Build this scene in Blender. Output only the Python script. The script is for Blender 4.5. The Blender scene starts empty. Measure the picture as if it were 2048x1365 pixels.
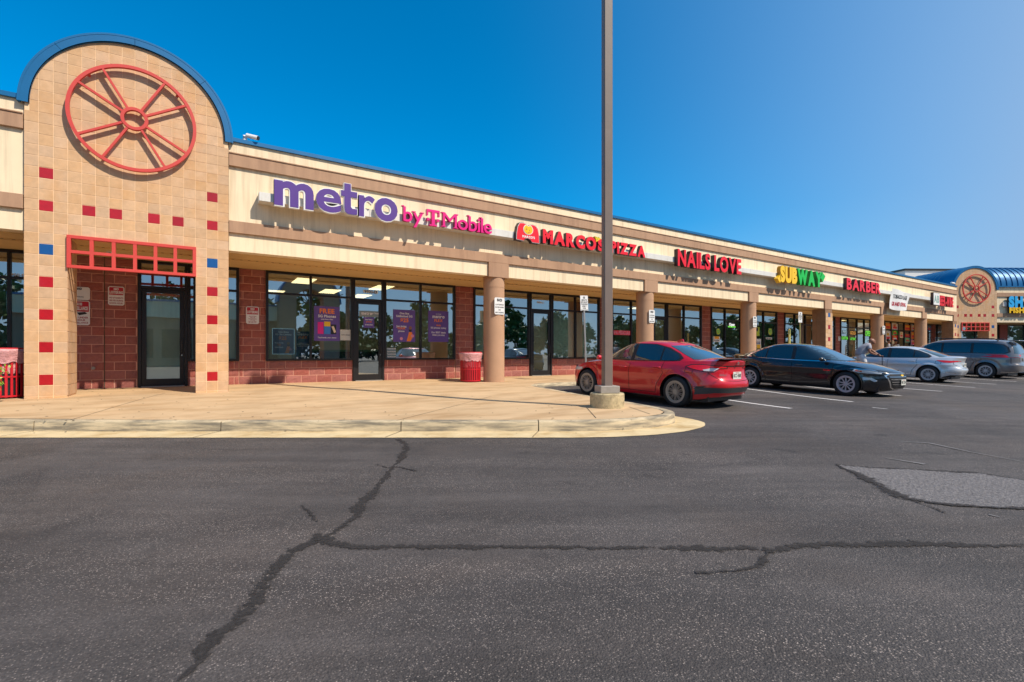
import bpy, bmesh, math, random
import numpy as np
from mathutils import Vector, Matrix
from mathutils.bvhtree import BVHTree
from mathutils.geometry import delaunay_2d_cdt
random.seed(7)
PI = math.pi
R = math.radians
# ---------------------------------------------------------------- camera, light, exposure
scene = bpy.context.scene
FPX, HY, CAMH = 990.0, 708.0, 1.05
TH = math.atan(FPX / (2580 - 1024))
CT, ST = math.cos(TH), math.sin(TH)
cam_d = bpy.data.cameras.new('camera')
cam = bpy.data.objects.new('camera', cam_d)
scene.collection.objects.link(cam)
cam.location = (0, 0, CAMH)
cam.rotation_euler = (PI / 2, 0, -TH)
cam_d.sensor_width = 36
cam_d.lens = FPX / 2048 * 36
cam_d.shift_y = (HY - 682.5) / 2048
cam_d.clip_start = 0.05
cam_d.clip_end = 3000
scene.camera = cam

SUN_EL = R(47.3)
SUN_DIR = Vector((0.449 * math.cos(SUN_EL), -0.893 * math.cos(SUN_EL), math.sin(SUN_EL)))
world = bpy.data.worlds.new('World')
scene.world = world
world.use_nodes = True
wn = world.node_tree
wn.nodes.clear()
sky = wn.nodes.new('ShaderNodeTexSky')
sky.sky_type = 'NISHITA'
sky.sun_disc = False
sky.sun_elevation = SUN_EL
sky.sun_rotation = math.atan2(SUN_DIR.x, SUN_DIR.y)
sky.altitude = 50
sky.air_density = 1.0
sky.dust_density = 0.55
sky.ozone_density = 4.0
hsv = wn.nodes.new('ShaderNodeHueSaturation')
hsv.inputs['Saturation'].default_value = 1.55
hsv.inputs['Hue'].default_value = 0.492
bg = wn.nodes.new('ShaderNodeBackground')
bg.inputs[1].default_value = 0.15
wo = wn.nodes.new('ShaderNodeOutputWorld')
wn.links.new(sky.outputs[0], hsv.inputs['Color'])
# the sky pales with haze on the side of the sun
tc = wn.nodes.new('ShaderNodeTexCoord')
dt = wn.nodes.new('ShaderNodeVectorMath'); dt.operation = 'DOT_PRODUCT'
dt.inputs[1].default_value = (0.449, -0.893, -0.12)
mr_ = wn.nodes.new('ShaderNodeMapRange'); mr_.clamp = True
mr_.inputs['From Min'].default_value = -0.62; mr_.inputs['From Max'].default_value = 0.24
mr_.inputs['To Max'].default_value = 0.95
pw_ = wn.nodes.new('ShaderNodeMath'); pw_.operation = 'POWER'; pw_.inputs[1].default_value = 2.4
mxs = wn.nodes.new('ShaderNodeMix'); mxs.data_type = 'RGBA'
mxs.inputs['B'].default_value = (1.75, 2.7, 4.1, 1)
wn.links.new(tc.outputs['Generated'], dt.inputs[0])
wn.links.new(dt.outputs['Value'], mr_.inputs['Value'])
wn.links.new(mr_.outputs[0], pw_.inputs[0])
wn.links.new(pw_.outputs[0], mxs.inputs['Factor'])
wn.links.new(hsv.outputs[0], mxs.inputs['A'])
wn.links.new(mxs.outputs['Result'], bg.inputs[0])
wn.links.new(bg.outputs[0], wo.inputs[0])
sun_d = bpy.data.lights.new('sun', 'SUN')
sun_d.energy = 4.6
sun_d.angle = R(0.5)
sun_d.color = (1.0, 0.90, 0.76)
sun = bpy.data.objects.new('sun', sun_d)
scene.collection.objects.link(sun)
sun.rotation_euler = SUN_DIR.to_track_quat('Z', 'Y').to_euler()
vs = scene.view_settings
vs.view_transform = 'Standard'
vs.look = 'None'
vs.exposure = 0.28
vs.gamma = 1.0
vs.use_curve_mapping = False
scene.cycles.max_bounces = 8
scene.cycles.transparent_max_bounces = 16

# ---------------------------------------------------------------- measuring helpers
def wx(px, Y):
    """world X of the photo column px on the vertical plane at world Y"""
    u = (px - 1024) / FPX
    return Y * (CT * u + ST) / (CT - ST * u)
def wz(px, py, Y):
    u = (px - 1024) / FPX
    return CAMH + (HY - py) * (Y / (CT - ST * u)) / FPX
def cw(x, z):
    return (CT * x + ST * z, -ST * x + CT * z)
def gp(px, py, h=0.0):
    z = FPX * (CAMH - h) / (py - HY)
    return cw((px - 1024) / FPX * z, z)
def sm(t):
    t = max(0.0, min(1.0, t))
    return t * t * (3 - 2 * t)
def g(X, Y):
    return 0.12 * sm((Y - 5) / 5.5) * sm((X - 5) / 2)
def zs(X, Y):
    return 0.15 + 0.07 * sm((Y - 8) / 4.2) + 0.03 * sm((Y - 12.5) / 2.2)

# ---------------------------------------------------------------- materials
MATS = {}
def srgb(r, gg, b):
    f = lambda c: ((c / 255) / 12.92) if c / 255 < 0.04045 else (((c / 255) + 0.055) / 1.055) ** 2.4
    return (f(r), f(gg), f(b))
def mat(name, col, rough=0.7, metal=0.0, var=0.0, vscale=3.0, bump=0.0, bscale=40.0, rand=0.0, coat=0.0, slo=0.5,
        spec=0.5, stain=None, stain_amt=0.0, stain_scale=(1.0, 1.0, 1.0), emit=0.0, bdist=0.01, island=0.0, hue=0.0):
    if name in MATS:
        return MATS[name]
    m = bpy.data.materials.new(name)
    m.use_nodes = True
    nt = m.node_tree
    N, L = nt.nodes, nt.links
    b = N['Principled BSDF']
    b.inputs['Roughness'].default_value = rough
    b.inputs['Metallic'].default_value = metal
    b.inputs['Specular IOR Level'].default_value = spec
    b.inputs['Coat Weight'].default_value = coat
    b.inputs['Coat Roughness'].default_value = 0.03
    geo = N.new('ShaderNodeNewGeometry')
    rgb = N.new('ShaderNodeRGB')
    rgb.outputs[0].default_value = (*col, 1)
    cur = rgb.outputs[0]
    def mixmul(cur, facsock, lo, hi):
        mr = N.new('ShaderNodeMapRange')
        mr.inputs['From Min'].default_value = 0.25
        mr.inputs['From Max'].default_value = 0.75
        mr.inputs['To Min'].default_value = lo
        mr.inputs['To Max'].default_value = hi
        L.new(facsock, mr.inputs['Value'])
        mx = N.new('ShaderNodeVectorMath')
        mx.operation = 'SCALE'
        L.new(cur, mx.inputs[0])
        L.new(mr.outputs[0], mx.inputs['Scale'])
        return mx.outputs[0]
    if var > 0:
        n = N.new('ShaderNodeTexNoise')
        n.inputs['Scale'].default_value = vscale
        n.inputs['Detail'].default_value = 7
        n.inputs['Roughness'].default_value = 0.62
        L.new(geo.outputs['Position'], n.inputs['Vector'])
        cur = mixmul(cur, n.outputs['Fac'], 1 - var, 1 + var)
    if rand > 0:
        oi = N.new('ShaderNodeObjectInfo')
        ad = N.new('ShaderNodeMath'); ad.operation = 'ADD'
        L.new(oi.outputs['Random'], ad.inputs[0])
        L.new(geo.outputs['Random Per Island'], ad.inputs[1])
        fr = N.new('ShaderNodeMath'); fr.operation = 'FRACT'
        L.new(ad.outputs[0], fr.inputs[0])
        mr = N.new('ShaderNodeMapRange')
        mr.inputs['To Min'].default_value = 1 - rand
        mr.inputs['To Max'].default_value = 1 + rand
        L.new(fr.outputs[0], mr.inputs['Value'])
        mx = N.new('ShaderNodeVectorMath'); mx.operation = 'SCALE'
        L.new(cur, mx.inputs[0]); L.new(mr.outputs[0], mx.inputs['Scale'])
        cur = mx.outputs[0]
        if hue > 0:
            hs = N.new('ShaderNodeHueSaturation')
            mh = N.new('ShaderNodeMath'); mh.operation = 'MULTIPLY'; mh.inputs[1].default_value = 7.31
            L.new(fr.outputs[0], mh.inputs[0])
            fh = N.new('ShaderNodeMath'); fh.operation = 'FRACT'; L.new(mh.outputs[0], fh.inputs[0])
            mr2 = N.new('ShaderNodeMapRange'); mr2.inputs['To Min'].default_value = 1 - hue; mr2.inputs['To Max'].default_value = 1 + hue
            L.new(fh.outputs[0], mr2.inputs['Value']); L.new(mr2.outputs[0], hs.inputs['Saturation'])
            L.new(cur, hs.inputs['Color']); cur = hs.outputs[0]
    if stain is not None:
        mp = N.new('ShaderNodeMapping')
        mp.inputs['Scale'].default_value = stain_scale
        L.new(geo.outputs['Position'], mp.inputs['Vector'])
        n = N.new('ShaderNodeTexNoise')
        n.inputs['Scale'].default_value = 1.0
        n.inputs['Detail'].default_value = 6
        n.inputs['Roughness'].default_value = 0.65
        L.new(mp.outputs[0], n.inputs['Vector'])
        mr = N.new('ShaderNodeMapRange')
        mr.inputs['From Min'].default_value = slo
        mr.inputs['From Max'].default_value = slo + 0.2
        mr.inputs['To Max'].default_value = stain_amt
        L.new(n.outputs['Fac'], mr.inputs['Value'])
        mx = N.new('ShaderNodeMix'); mx.data_type = 'RGBA'
        L.new(mr.outputs[0], mx.inputs['Factor'])
        L.new(cur, mx.inputs['A'])
        mx.inputs['B'].default_value = (*stain, 1)
        cur = mx.outputs['Result']
    L.new(cur, b.inputs['Base Color'])
    if emit > 0:
        L.new(cur, b.inputs['Emission Color'])
        b.inputs['Emission Strength'].default_value = emit
    if bump > 0:
        n = N.new('ShaderNodeTexNoise')
        n.inputs['Scale'].default_value = bscale
        n.inputs['Detail'].default_value = 6
        n.inputs['Roughness'].default_value = 0.65
        L.new(geo.outputs['Position'], n.inputs['Vector'])
        bp = N.new('ShaderNodeBump')
        bp.inputs['Strength'].default_value = bump
        bp.inputs['Distance'].default_value = bdist
        L.new(n.outputs['Fac'], bp.inputs['Height'])
        L.new(bp.outputs[0], b.inputs['Normal'])
    MATS[name] = m
    return m
def glass(name, tint=(0.72, 0.84, 0.80), base=0.1, k=1.0, wav=0.0):
    if name in MATS:
        return MATS[name]
    m = bpy.data.materials.new(name); m.use_nodes = True
    nt = m.node_tree; N, L = nt.nodes, nt.links; N.clear()
    o = N.new('ShaderNodeOutputMaterial'); t = N.new('ShaderNodeBsdfTransparent'); t.inputs[0].default_value = (*tint, 1)
    gl = N.new('ShaderNodeBsdfGlossy'); gl.inputs['Roughness'].default_value = 0.0
    gl.inputs['Color'].default_value = (0.86, 0.95, 0.95, 1)
    fr = N.new('ShaderNodeFresnel'); fr.inputs[0].default_value = 1.5
    ma = N.new('ShaderNodeMath'); ma.operation = 'MULTIPLY_ADD'; ma.use_clamp = True
    ma.inputs[1].default_value = k; ma.inputs[2].default_value = base
    mx = N.new('ShaderNodeMixShader')
    if wav > 0:
        geo = N.new('ShaderNodeNewGeometry'); n = N.new('ShaderNodeTexNoise'); n.inputs['Scale'].default_value = 0.9
        bp = N.new('ShaderNodeBump'); bp.inputs['Strength'].default_value = wav; bp.inputs['Distance'].default_value = 0.02
        L.new(geo.outputs['Position'], n.inputs['Vector']); L.new(n.outputs['Fac'], bp.inputs['Height'])
        L.new(bp.outputs[0], gl.inputs['Normal'])
    L.new(fr.outputs[0], ma.inputs[0]); L.new(ma.outputs[0], mx.inputs[0])
    L.new(t.outputs[0], mx.inputs[1]); L.new(gl.outputs[0], mx.inputs[2]); L.new(mx.outputs[0], o.inputs[0])
    MATS[name] = m
    return m

CREAM = mat('cream_stucco', (0.80, 0.655, 0.45), 0.9, var=0.05, vscale=2.2, bump=0.25, bscale=160, bdist=0.004,
            stain=(0.52, 0.40, 0.26), stain_amt=0.6, stain_scale=(7.0, 1.0, 0.35), slo=0.48)
BROWN = mat('brown_stucco', (0.415, 0.25, 0.155), 0.9, var=0.07, vscale=2.5, bump=0.3, bscale=170, bdist=0.004,
            stain=(0.28, 0.16, 0.10), stain_amt=0.55, stain_scale=(5.0, 1.0, 0.5), slo=0.46)
COLM = mat('column_stucco', (0.45, 0.265, 0.16), 0.9, var=0.07, vscale=3, bump=0.25, bscale=120, bdist=0.004)
BLUE = mat('blue_metal', (0.005, 0.125, 0.30), 0.38, var=0.08, vscale=3, metal=0.2, spec=0.6)
BLUER = mat('blue_roof_metal', (0.005, 0.12, 0.29), 0.33, var=0.06, vscale=1, metal=0.25, spec=0.6)
TILE = mat('tan_tile', (0.57, 0.36, 0.205), 0.8, var=0.13, vscale=9, bump=0.3, bscale=55, bdist=0.006, rand=0.07, hue=0.07,
           stain=(0.55, 0.25, 0.06), stain_amt=0.35, stain_scale=(1.6, 1.6, 1.3))
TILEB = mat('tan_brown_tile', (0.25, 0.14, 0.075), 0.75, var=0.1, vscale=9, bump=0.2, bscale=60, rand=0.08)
MORTAR = mat('tile_mortar', (0.80, 0.56, 0.34), 0.9, var=0.1, vscale=8)
REDT = mat('red_glazed_tile', (0.38, 0.006, 0.012), 0.3, var=0.12, vscale=14, rand=0.12, coat=0.3)
BLUET = mat('blue_glazed_tile', (0.005, 0.075, 0.26), 0.3, var=0.12, vscale=14, coat=0.3)
REDM = mat('red_painted_metal', (0.58, 0.055, 0.042), 0.45, var=0.06, vscale=5, bump=0.05, bscale=30)
BRICK = mat('split_face_block', (0.31, 0.10, 0.08), 0.88, var=0.16, vscale=16, bump=0.8, bscale=34, bdist=0.012, rand=0.10, hue=0.08)
GROUT = mat('block_grout', (0.62, 0.32, 0.23), 0.95, var=0.12, vscale=10)
SOFFIT = mat('soffit_panel', (0.66, 0.44, 0.19), 0.8, var=0.05, vscale=1.5)
DARKHOLE = mat('vent_slot', (0.05, 0.035, 0.02), 0.9)
FRAME = mat('dark_bronze_frame', (0.014, 0.013, 0.014), 0.42, var=0.15, vscale=9, metal=0.3)
GLASS = glass('shop_glass', (0.88, 0.96, 0.94), 0.40, 1.1, 0.035)
CLOSED = mat('paper_cover', (0.78, 0.80, 0.62), 0.85, var=0.08, vscale=2, bump=0.7, bscale=2.2, bdist=0.06)
CLOSEDT = mat('tan_paper_cover', (0.85, 0.70, 0.47), 0.85, var=0.1, vscale=3, bump=0.6, bscale=2.6, bdist=0.05)
WALLIN = mat('room_wall', (0.55, 0.55, 0.50), 0.9, var=0.08, vscale=1)
FLOORIN = mat('room_floor', (0.14, 0.13, 0.12), 0.5, var=0.1, vscale=2)
CEILIN = mat('room_ceiling', (0.42, 0.38, 0.32), 0.9)
LIGHTP = mat('lit_panel', (1.0, 0.80, 0.42), 0.5, emit=2.2)
WHITE = mat('white_enamel', (0.72, 0.71, 0.69), 0.45, var=0.05, vscale=7)
OFFW = mat('raceway_metal', (0.66, 0.64, 0.60), 0.45, var=0.06, vscale=4, stain=(0.4, 0.36, 0.3), stain_amt=0.35, stain_scale=(6, 1, 2))
BLACK = mat('black_paint', (0.012, 0.012, 0.013), 0.45)
DKRET = mat('dark_letter_return', (0.03, 0.012, 0.015), 0.4)
PURPLE = mat('purple_letter', (0.095, 0.040, 0.235), 0.35, var=0.05)
POSTERP = mat('purple_poster', (0.12, 0.065, 0.28), 0.45, var=0.12, vscale=3)
POSTERN = mat('navy_poster', (0.045, 0.075, 0.20), 0.45, var=0.12, vscale=3)
MAGENTA = mat('magenta_letter', (0.72, 0.006, 0.20), 0.35)
MAGR = mat('magenta_return', (0.35, 0.003, 0.09), 0.4)
REDL = mat('red_letter', (0.75, 0.012, 0.025), 0.35)
REDLR = mat('dark_red_return', (0.10, 0.01, 0.012), 0.4)
YEL = mat('yellow_letter', (0.85, 0.50, 0.01), 0.35)
GRN = mat('green_letter', (0.01, 0.45, 0.05), 0.35)
GRNR = mat('green_return', (0.005, 0.22, 0.03), 0.4)
YELR = mat('amber_return', (0.45, 0.22, 0.01), 0.4)
ORANGE = mat('orange_print', (0.85, 0.22, 0.02), 0.5)
SKYB = mat('cyan_letter', (0.03, 0.38, 0.75), 0.35)
BURG = mat('burgundy_print', (0.30, 0.01, 0.03), 0.5)
SIGNRED = mat('sign_red', (0.45, 0.008, 0.02), 0.45)
SKIN = mat('skin', (0.26, 0.11, 0.06), 0.5, var=0.08, vscale=20)
PINK = mat('pink_print', (0.7, 0.25, 0.35), 0.5)
HOTP = mat('pink_phone_print', (0.75, 0.01, 0.22), 0.4)
LBLUE = mat('blue_phone_print', (0.05, 0.22, 0.6), 0.4)
CONC = mat('walk_concrete', (0.56, 0.385, 0.215), 0.85, var=0.17, vscale=1.3, bump=0.3, bscale=70, bdist=0.004,
           stain=(0.36, 0.21, 0.09), stain_amt=0.65, stain_scale=(0.8, 2.2, 1.0), slo=0.46)
KERB = mat('kerb_concrete', (0.58, 0.46, 0.29), 0.88, var=0.16, vscale=3.5, bump=0.4, bscale=60, bdist=0.006,
           stain=(0.19, 0.16, 0.115), stain_amt=0.95, stain_scale=(1.6, 1.6, 18.0), slo=0.40)
GUTTER = mat('gutter_concrete', (0.62, 0.48, 0.27), 0.88, var=0.12, vscale=4, bump=0.3, bscale=70, bdist=0.004,
             stain=(0.40, 0.25, 0.09), stain_amt=0.8, stain_scale=(1.6, 1.6, 1.0), slo=0.47)
BASEC = mat('stained_concrete', (0.50, 0.40, 0.23), 0.9, var=0.3, vscale=12, bump=0.7, bscale=45, bdist=0.012,
            stain=(0.13, 0.09, 0.05), stain_amt=0.7, stain_scale=(11, 11, 9))
GUM = mat('old_gum', (0.20, 0.13, 0.075), 0.9)
JOINT = mat('joint_dark', (0.09, 0.065, 0.04), 0.95)
PAINTW = mat('worn_white_paint', (0.62, 0.60, 0.58), 0.7, var=0.25, vscale=18)
POLE = mat('bronze_pole', (0.19, 0.14, 0.115), 0.5, var=0.1, vscale=3, bump=0.05, bscale=20)
GALV = mat('galvanised', (0.36, 0.35, 0.33), 0.4, metal=0.6, var=0.12, vscale=8)
CANRED = mat('red_can_paint', (0.52, 0.012, 0.022), 0.4, var=0.1, vscale=8)
BAG = mat('clear_bag', (0.62, 0.30, 0.30), 0.3, var=0.25, vscale=14, bump=0.9, bscale=16, bdist=0.03)
LEAFM = mat('leaf_green', (0.055, 0.12, 0.02), 0.55, rand=0.35, var=0.1)
LEAFY = mat('shrub_leaf', (0.22, 0.36, 0.03), 0.5, rand=0.35)
BARK = mat('bark', (0.09, 0.06, 0.04), 0.9, var=0.2, vscale=10)
MULCH = mat('mulch', (0.10, 0.06, 0.04), 0.95, var=0.4, vscale=25, bump=0.8, bscale=40, bdist=0.03)
RUBBER = mat('tyre_rubber', (0.016, 0.016, 0.017), 0.75, bump=0.1, bscale=60)
RIM = mat('machined_rim', (0.50, 0.50, 0.52), 0.35, metal=0.35)
RIMG = mat('bronze_rim', (0.33, 0.30, 0.27), 0.35, metal=0.35)
RIMD = mat('rim_pocket', (0.02, 0.02, 0.022), 0.5)
TINT = mat('tinted_car_glass', (0.012, 0.020, 0.024), 0.02, spec=1.0, coat=1.0)
TINTL = mat('windscreen_glass', (0.035, 0.075, 0.10), 0.03, spec=1.0, coat=1.0)
CHROME = mat('chrome', (0.7, 0.7, 0.7), 0.12, metal=1.0)
TRIMK = mat('black_trim', (0.015, 0.015, 0.016), 0.4)
BUMPG = mat('grey_bumper_insert', (0.05, 0.05, 0.052), 0.6)
TAIL = mat('tail_lamp_red', (0.78, 0.006, 0.012), 0.15, coat=0.7)
LAMPC = mat('clear_lamp', (0.60, 0.60, 0.60), 0.2, coat=0.6)
AMBER = mat('amber_lamp', (0.6, 0.08, 0.01), 0.15, coat=1.0)
SEAM = mat('panel_gap', (0.004, 0.004, 0.004), 0.8)
PLATE = mat('number_plate', (0.62, 0.62, 0.56), 0.4, var=0.1, vscale=30)
WOOD = mat('wood_board', (0.42, 0.20, 0.06), 0.6, var=0.15, vscale=8)
TEAL = mat('teal_counter', (0.20, 0.34, 0.30), 0.5, var=0.05)
GREYC = mat('grey_shirt', (0.30, 0.30, 0.34), 0.85, var=0.1, vscale=14, bump=0.4, bscale=18, bdist=0.02)
PALE = mat('pale_trousers', (0.60, 0.60, 0.62), 0.8, var=0.1, vscale=10, bump=0.4, bscale=14, bdist=0.02)
HAIRK = mat('dark_hair', (0.012, 0.01, 0.01), 0.6)
DENIM = mat('dark_trousers', (0.03, 0.035, 0.06), 0.85)
WBLOCK = mat('white_block_wall', (0.62, 0.60, 0.57), 0.8, var=0.04, vscale=2)
LGREEN = mat('lime_neon', (0.20, 0.9, 0.08), 0.4, emit=0.5)
LBL = mat('glowing_ice_blue_print', (0.45, 0.75, 0.9), 0.4, emit=0.25)  # pale blue print brightened by a faint glow of its own, not a lamp
GOLD = mat('glowing_gold_print', (0.85, 0.42, 0.05), 0.4, emit=0.3)  # gold decal colour with a weak glow added to it
NEONW = mat('white_neon', (0.9, 0.95, 0.95), 0.4, emit=0.8)
LED = mat('led_dot', (0.75, 0.9, 1.0), 0.4, emit=1.0)

def asphalt_mat():
    m = bpy.data.materials.new('asphalt'); m.use_nodes = True
    nt = m.node_tree; N, L = nt.nodes, nt.links; b = N['Principled BSDF']
    geo = N.new('ShaderNodeNewGeometry')
    def noise(scale, detail=6, rough=0.6, vec=None, dist=0.0):
        n = N.new('ShaderNodeTexNoise'); n.inputs['Scale'].default_value = scale
        n.inputs['Detail'].default_value = detail; n.inputs['Roughness'].default_value = rough
        n.inputs['Distortion'].default_value = dist
        L.new(vec or geo.outputs['Position'], n.inputs['Vector']); return n.outputs['Fac']
    def rng(s, a, b_, c, d):
        r = N.new('ShaderNodeMapRange'); r.inputs['From Min'].default_value = a; r.inputs['From Max'].default_value = b_
        r.inputs['To Min'].default_value = c; r.inputs['To Max'].default_value = d; L.new(s, r.inputs['Value']); return r.outputs[0]
    def mul(a, b_):
        x = N.new('ShaderNodeMath'); x.operation = 'MULTIPLY'; L.new(a, x.inputs[0]); L.new(b_, x.inputs[1]); return x.outputs[0]
    def add(a, b_):
        x = N.new('ShaderNodeMath'); x.operation = 'ADD'; L.new(a, x.inputs[0]); L.new(b_, x.inputs[1]); return x.outputs[0]
    mp = N.new('ShaderNodeMapping'); mp.vector_type = 'TEXTURE'; mp.inputs['Rotation'].default_value = (0, 0, -TH); mp.inputs['Scale'].default_value = (3.2, 0.5, 1)
    L.new(geo.outputs['Position'], mp.inputs['Vector'])
    big = rng(noise(0.28, 6, 0.62, None, 0.8), 0.32, 0.68, 0.68, 1.42)
    drag = rng(noise(1.3, 6, 0.65, mp.outputs[0]), 0.3, 0.7, 0.72, 1.32)
    mid = rng(noise(9, 5, 0.7), 0.3, 0.7, 0.86, 1.14)
    fine = rng(noise(75, 3, 0.7), 0.25, 0.75, 0.42, 1.6)
    v = N.new('ShaderNodeTexVoronoi'); v.inputs['Scale'].default_value = 135; L.new(geo.outputs['Position'], v.inputs['Vector'])
    sep = N.new('ShaderNodeSeparateColor'); L.new(v.outputs['Color'], sep.inputs[0])
    stone = rng(sep.outputs[0], 0.70, 0.97, 0.0, 1.0)
    near = rng(v.outputs['Distance'], 0.25, 0.55, 1.0, 0.0)
    dens = mul(rng(noise(0.8, 5, 0.65, mp.outputs[0]), 0.36, 0.6, 0.12, 1.0), rng(noise(0.5, 3, 0.6), 0.3, 0.55, 0.5, 1.0))
    speck = mul(mul(stone, near), dens)
    val = mul(mul(big, drag), mul(mid, fine))
    sc = N.new('ShaderNodeVectorMath'); sc.operation = 'SCALE'; sc.inputs[0].default_value = (0.060, 0.0515, 0.048)
    L.new(val, sc.inputs['Scale'])
    blot = rng(noise(0.55, 6, 0.6, None, 1.2), 0.54, 0.66, 1.0, 0.70)
    oil = rng(noise(2.2, 3, 0.5, None, 0.4), 0.66, 0.74, 1.0, 0.62)
    warm = N.new('ShaderNodeMix'); warm.data_type = 'RGBA'; warm.blend_type = 'MULTIPLY'; warm.inputs['B'].default_value = (1.05, 0.985, 0.92, 1)
    L.new(rng(noise(0.42, 4, 0.6, None, 0.7), 0.45, 0.62, 0.0, 1.0), warm.inputs['Factor']); L.new(sc.outputs[0], warm.inputs['A'])
    sc2 = N.new('ShaderNodeVectorMath'); sc2.operation = 'SCALE'; L.new(warm.outputs['Result'], sc2.inputs[0]); L.new(mul(blot, oil), sc2.inputs['Scale'])
    mp2 = N.new('ShaderNodeMapping'); mp2.vector_type = 'TEXTURE'; mp2.inputs['Rotation'].default_value = (0, 0, -TH + R(9)); mp2.inputs['Scale'].default_value = (1.6, 0.12, 1)
    L.new(geo.outputs['Position'], mp2.inputs['Vector'])
    scuff = mul(rng(noise(1.5, 5, 0.7, mp2.outputs[0]), 0.60, 0.75, 0.0, 0.38), rng(noise(0.35, 3, 0.5), 0.45, 0.6, 0.1, 1.0))
    mxs_ = N.new('ShaderNodeMix'); mxs_.data_type = 'RGBA'; L.new(scuff, mxs_.inputs['Factor']); L.new(sc2.outputs[0], mxs_.inputs['A']); mxs_.inputs['B'].default_value = (0.17, 0.15, 0.145, 1)
    mx = N.new('ShaderNodeMix'); mx.data_type = 'RGBA'; L.new(speck, mx.inputs['Factor']); L.new(mxs_.outputs['Result'], mx.inputs['A'])
    mx.inputs['B'].default_value = (0.46, 0.38, 0.33, 1)
    L.new(mx.outputs['Result'], b.inputs['Base Color'])
    b.inputs['Roughness'].default_value = 0.78
    bp = N.new('ShaderNodeBump'); bp.inputs['Strength'].default_value = 0.55; bp.inputs['Distance'].default_value = 0.008
    L.new(add(noise(85, 4, 0.7), v.outputs['Distance']), bp.inputs['Height']); L.new(bp.outputs[0], b.inputs['Normal'])
    MATS['asphalt'] = m
    return m
ASPH = asphalt_mat()
def sealant_mat(name, col, hard=1.0):
    m = bpy.data.materials.new(name); m.use_nodes = True
    nt = m.node_tree; N, L = nt.nodes, nt.links; b = N['Principled BSDF']
    b.inputs['Roughness'].default_value = 0.9; b.inputs['Specular IOR Level'].default_value = 0.25
    geo = N.new('ShaderNodeNewGeometry'); at = N.new('ShaderNodeAttribute'); at.attribute_name = 'edge'
    def noise(scale, d=5, r=.65):
        n = N.new('ShaderNodeTexNoise'); n.inputs['Scale'].default_value = scale; n.inputs['Detail'].default_value = d
        n.inputs['Roughness'].default_value = r; L.new(geo.outputs['Position'], n.inputs['Vector']); return n.outputs['Fac']
    def rng(s_, a, b_, c, d):
        r = N.new('ShaderNodeMapRange'); r.inputs['From Min'].default_value = a; r.inputs['From Max'].default_value = b_
        r.inputs['To Min'].default_value = c; r.inputs['To Max'].default_value = d; L.new(s_, r.inputs['Value']); return r.outputs[0]
    def op(o_, a, c):
        x = N.new('ShaderNodeMath'); x.operation = o_; L.new(a, x.inputs[0]); L.new(c, x.inputs[1]); return x.outputs[0]
    broken = rng(noise(28), .3, .7, -.75, .25); patchy = rng(noise(3.0), .35, .6, -.45, .12)
    v = op('ADD', op('ADD', at.outputs['Fac'], broken), patchy)
    alpha = rng(v, .0, .35, 0.0, 0.92 * hard)
    L.new(alpha, b.inputs['Alpha'])
    sc = N.new('ShaderNodeVectorMath'); sc.operation = 'SCALE'; sc.inputs[0].default_value = col
    L.new(rng(noise(60), .3, .7, .6, 1.6), sc.inputs['Scale']); L.new(sc.outputs[0], b.inputs['Base Color'])
    return m
SEAL = sealant_mat('crack_sealant', (0.034, 0.030, 0.0285), .9)
SEALB = sealant_mat('patch_edge_tar', (0.036, 0.032, 0.031), .9)
PAINTF = mat('faded_paint', (0.17, 0.16, 0.155), 0.8, var=0.4, vscale=25)
PATCH = mat('coarse_patch', (0.15, 0.138, 0.138), 0.85, var=0.65, vscale=42, bump=1.0, bscale=60, bdist=0.02,
            stain=(0.30, 0.27, 0.25), stain_amt=0.9, stain_scale=(60, 60, 60))

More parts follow.
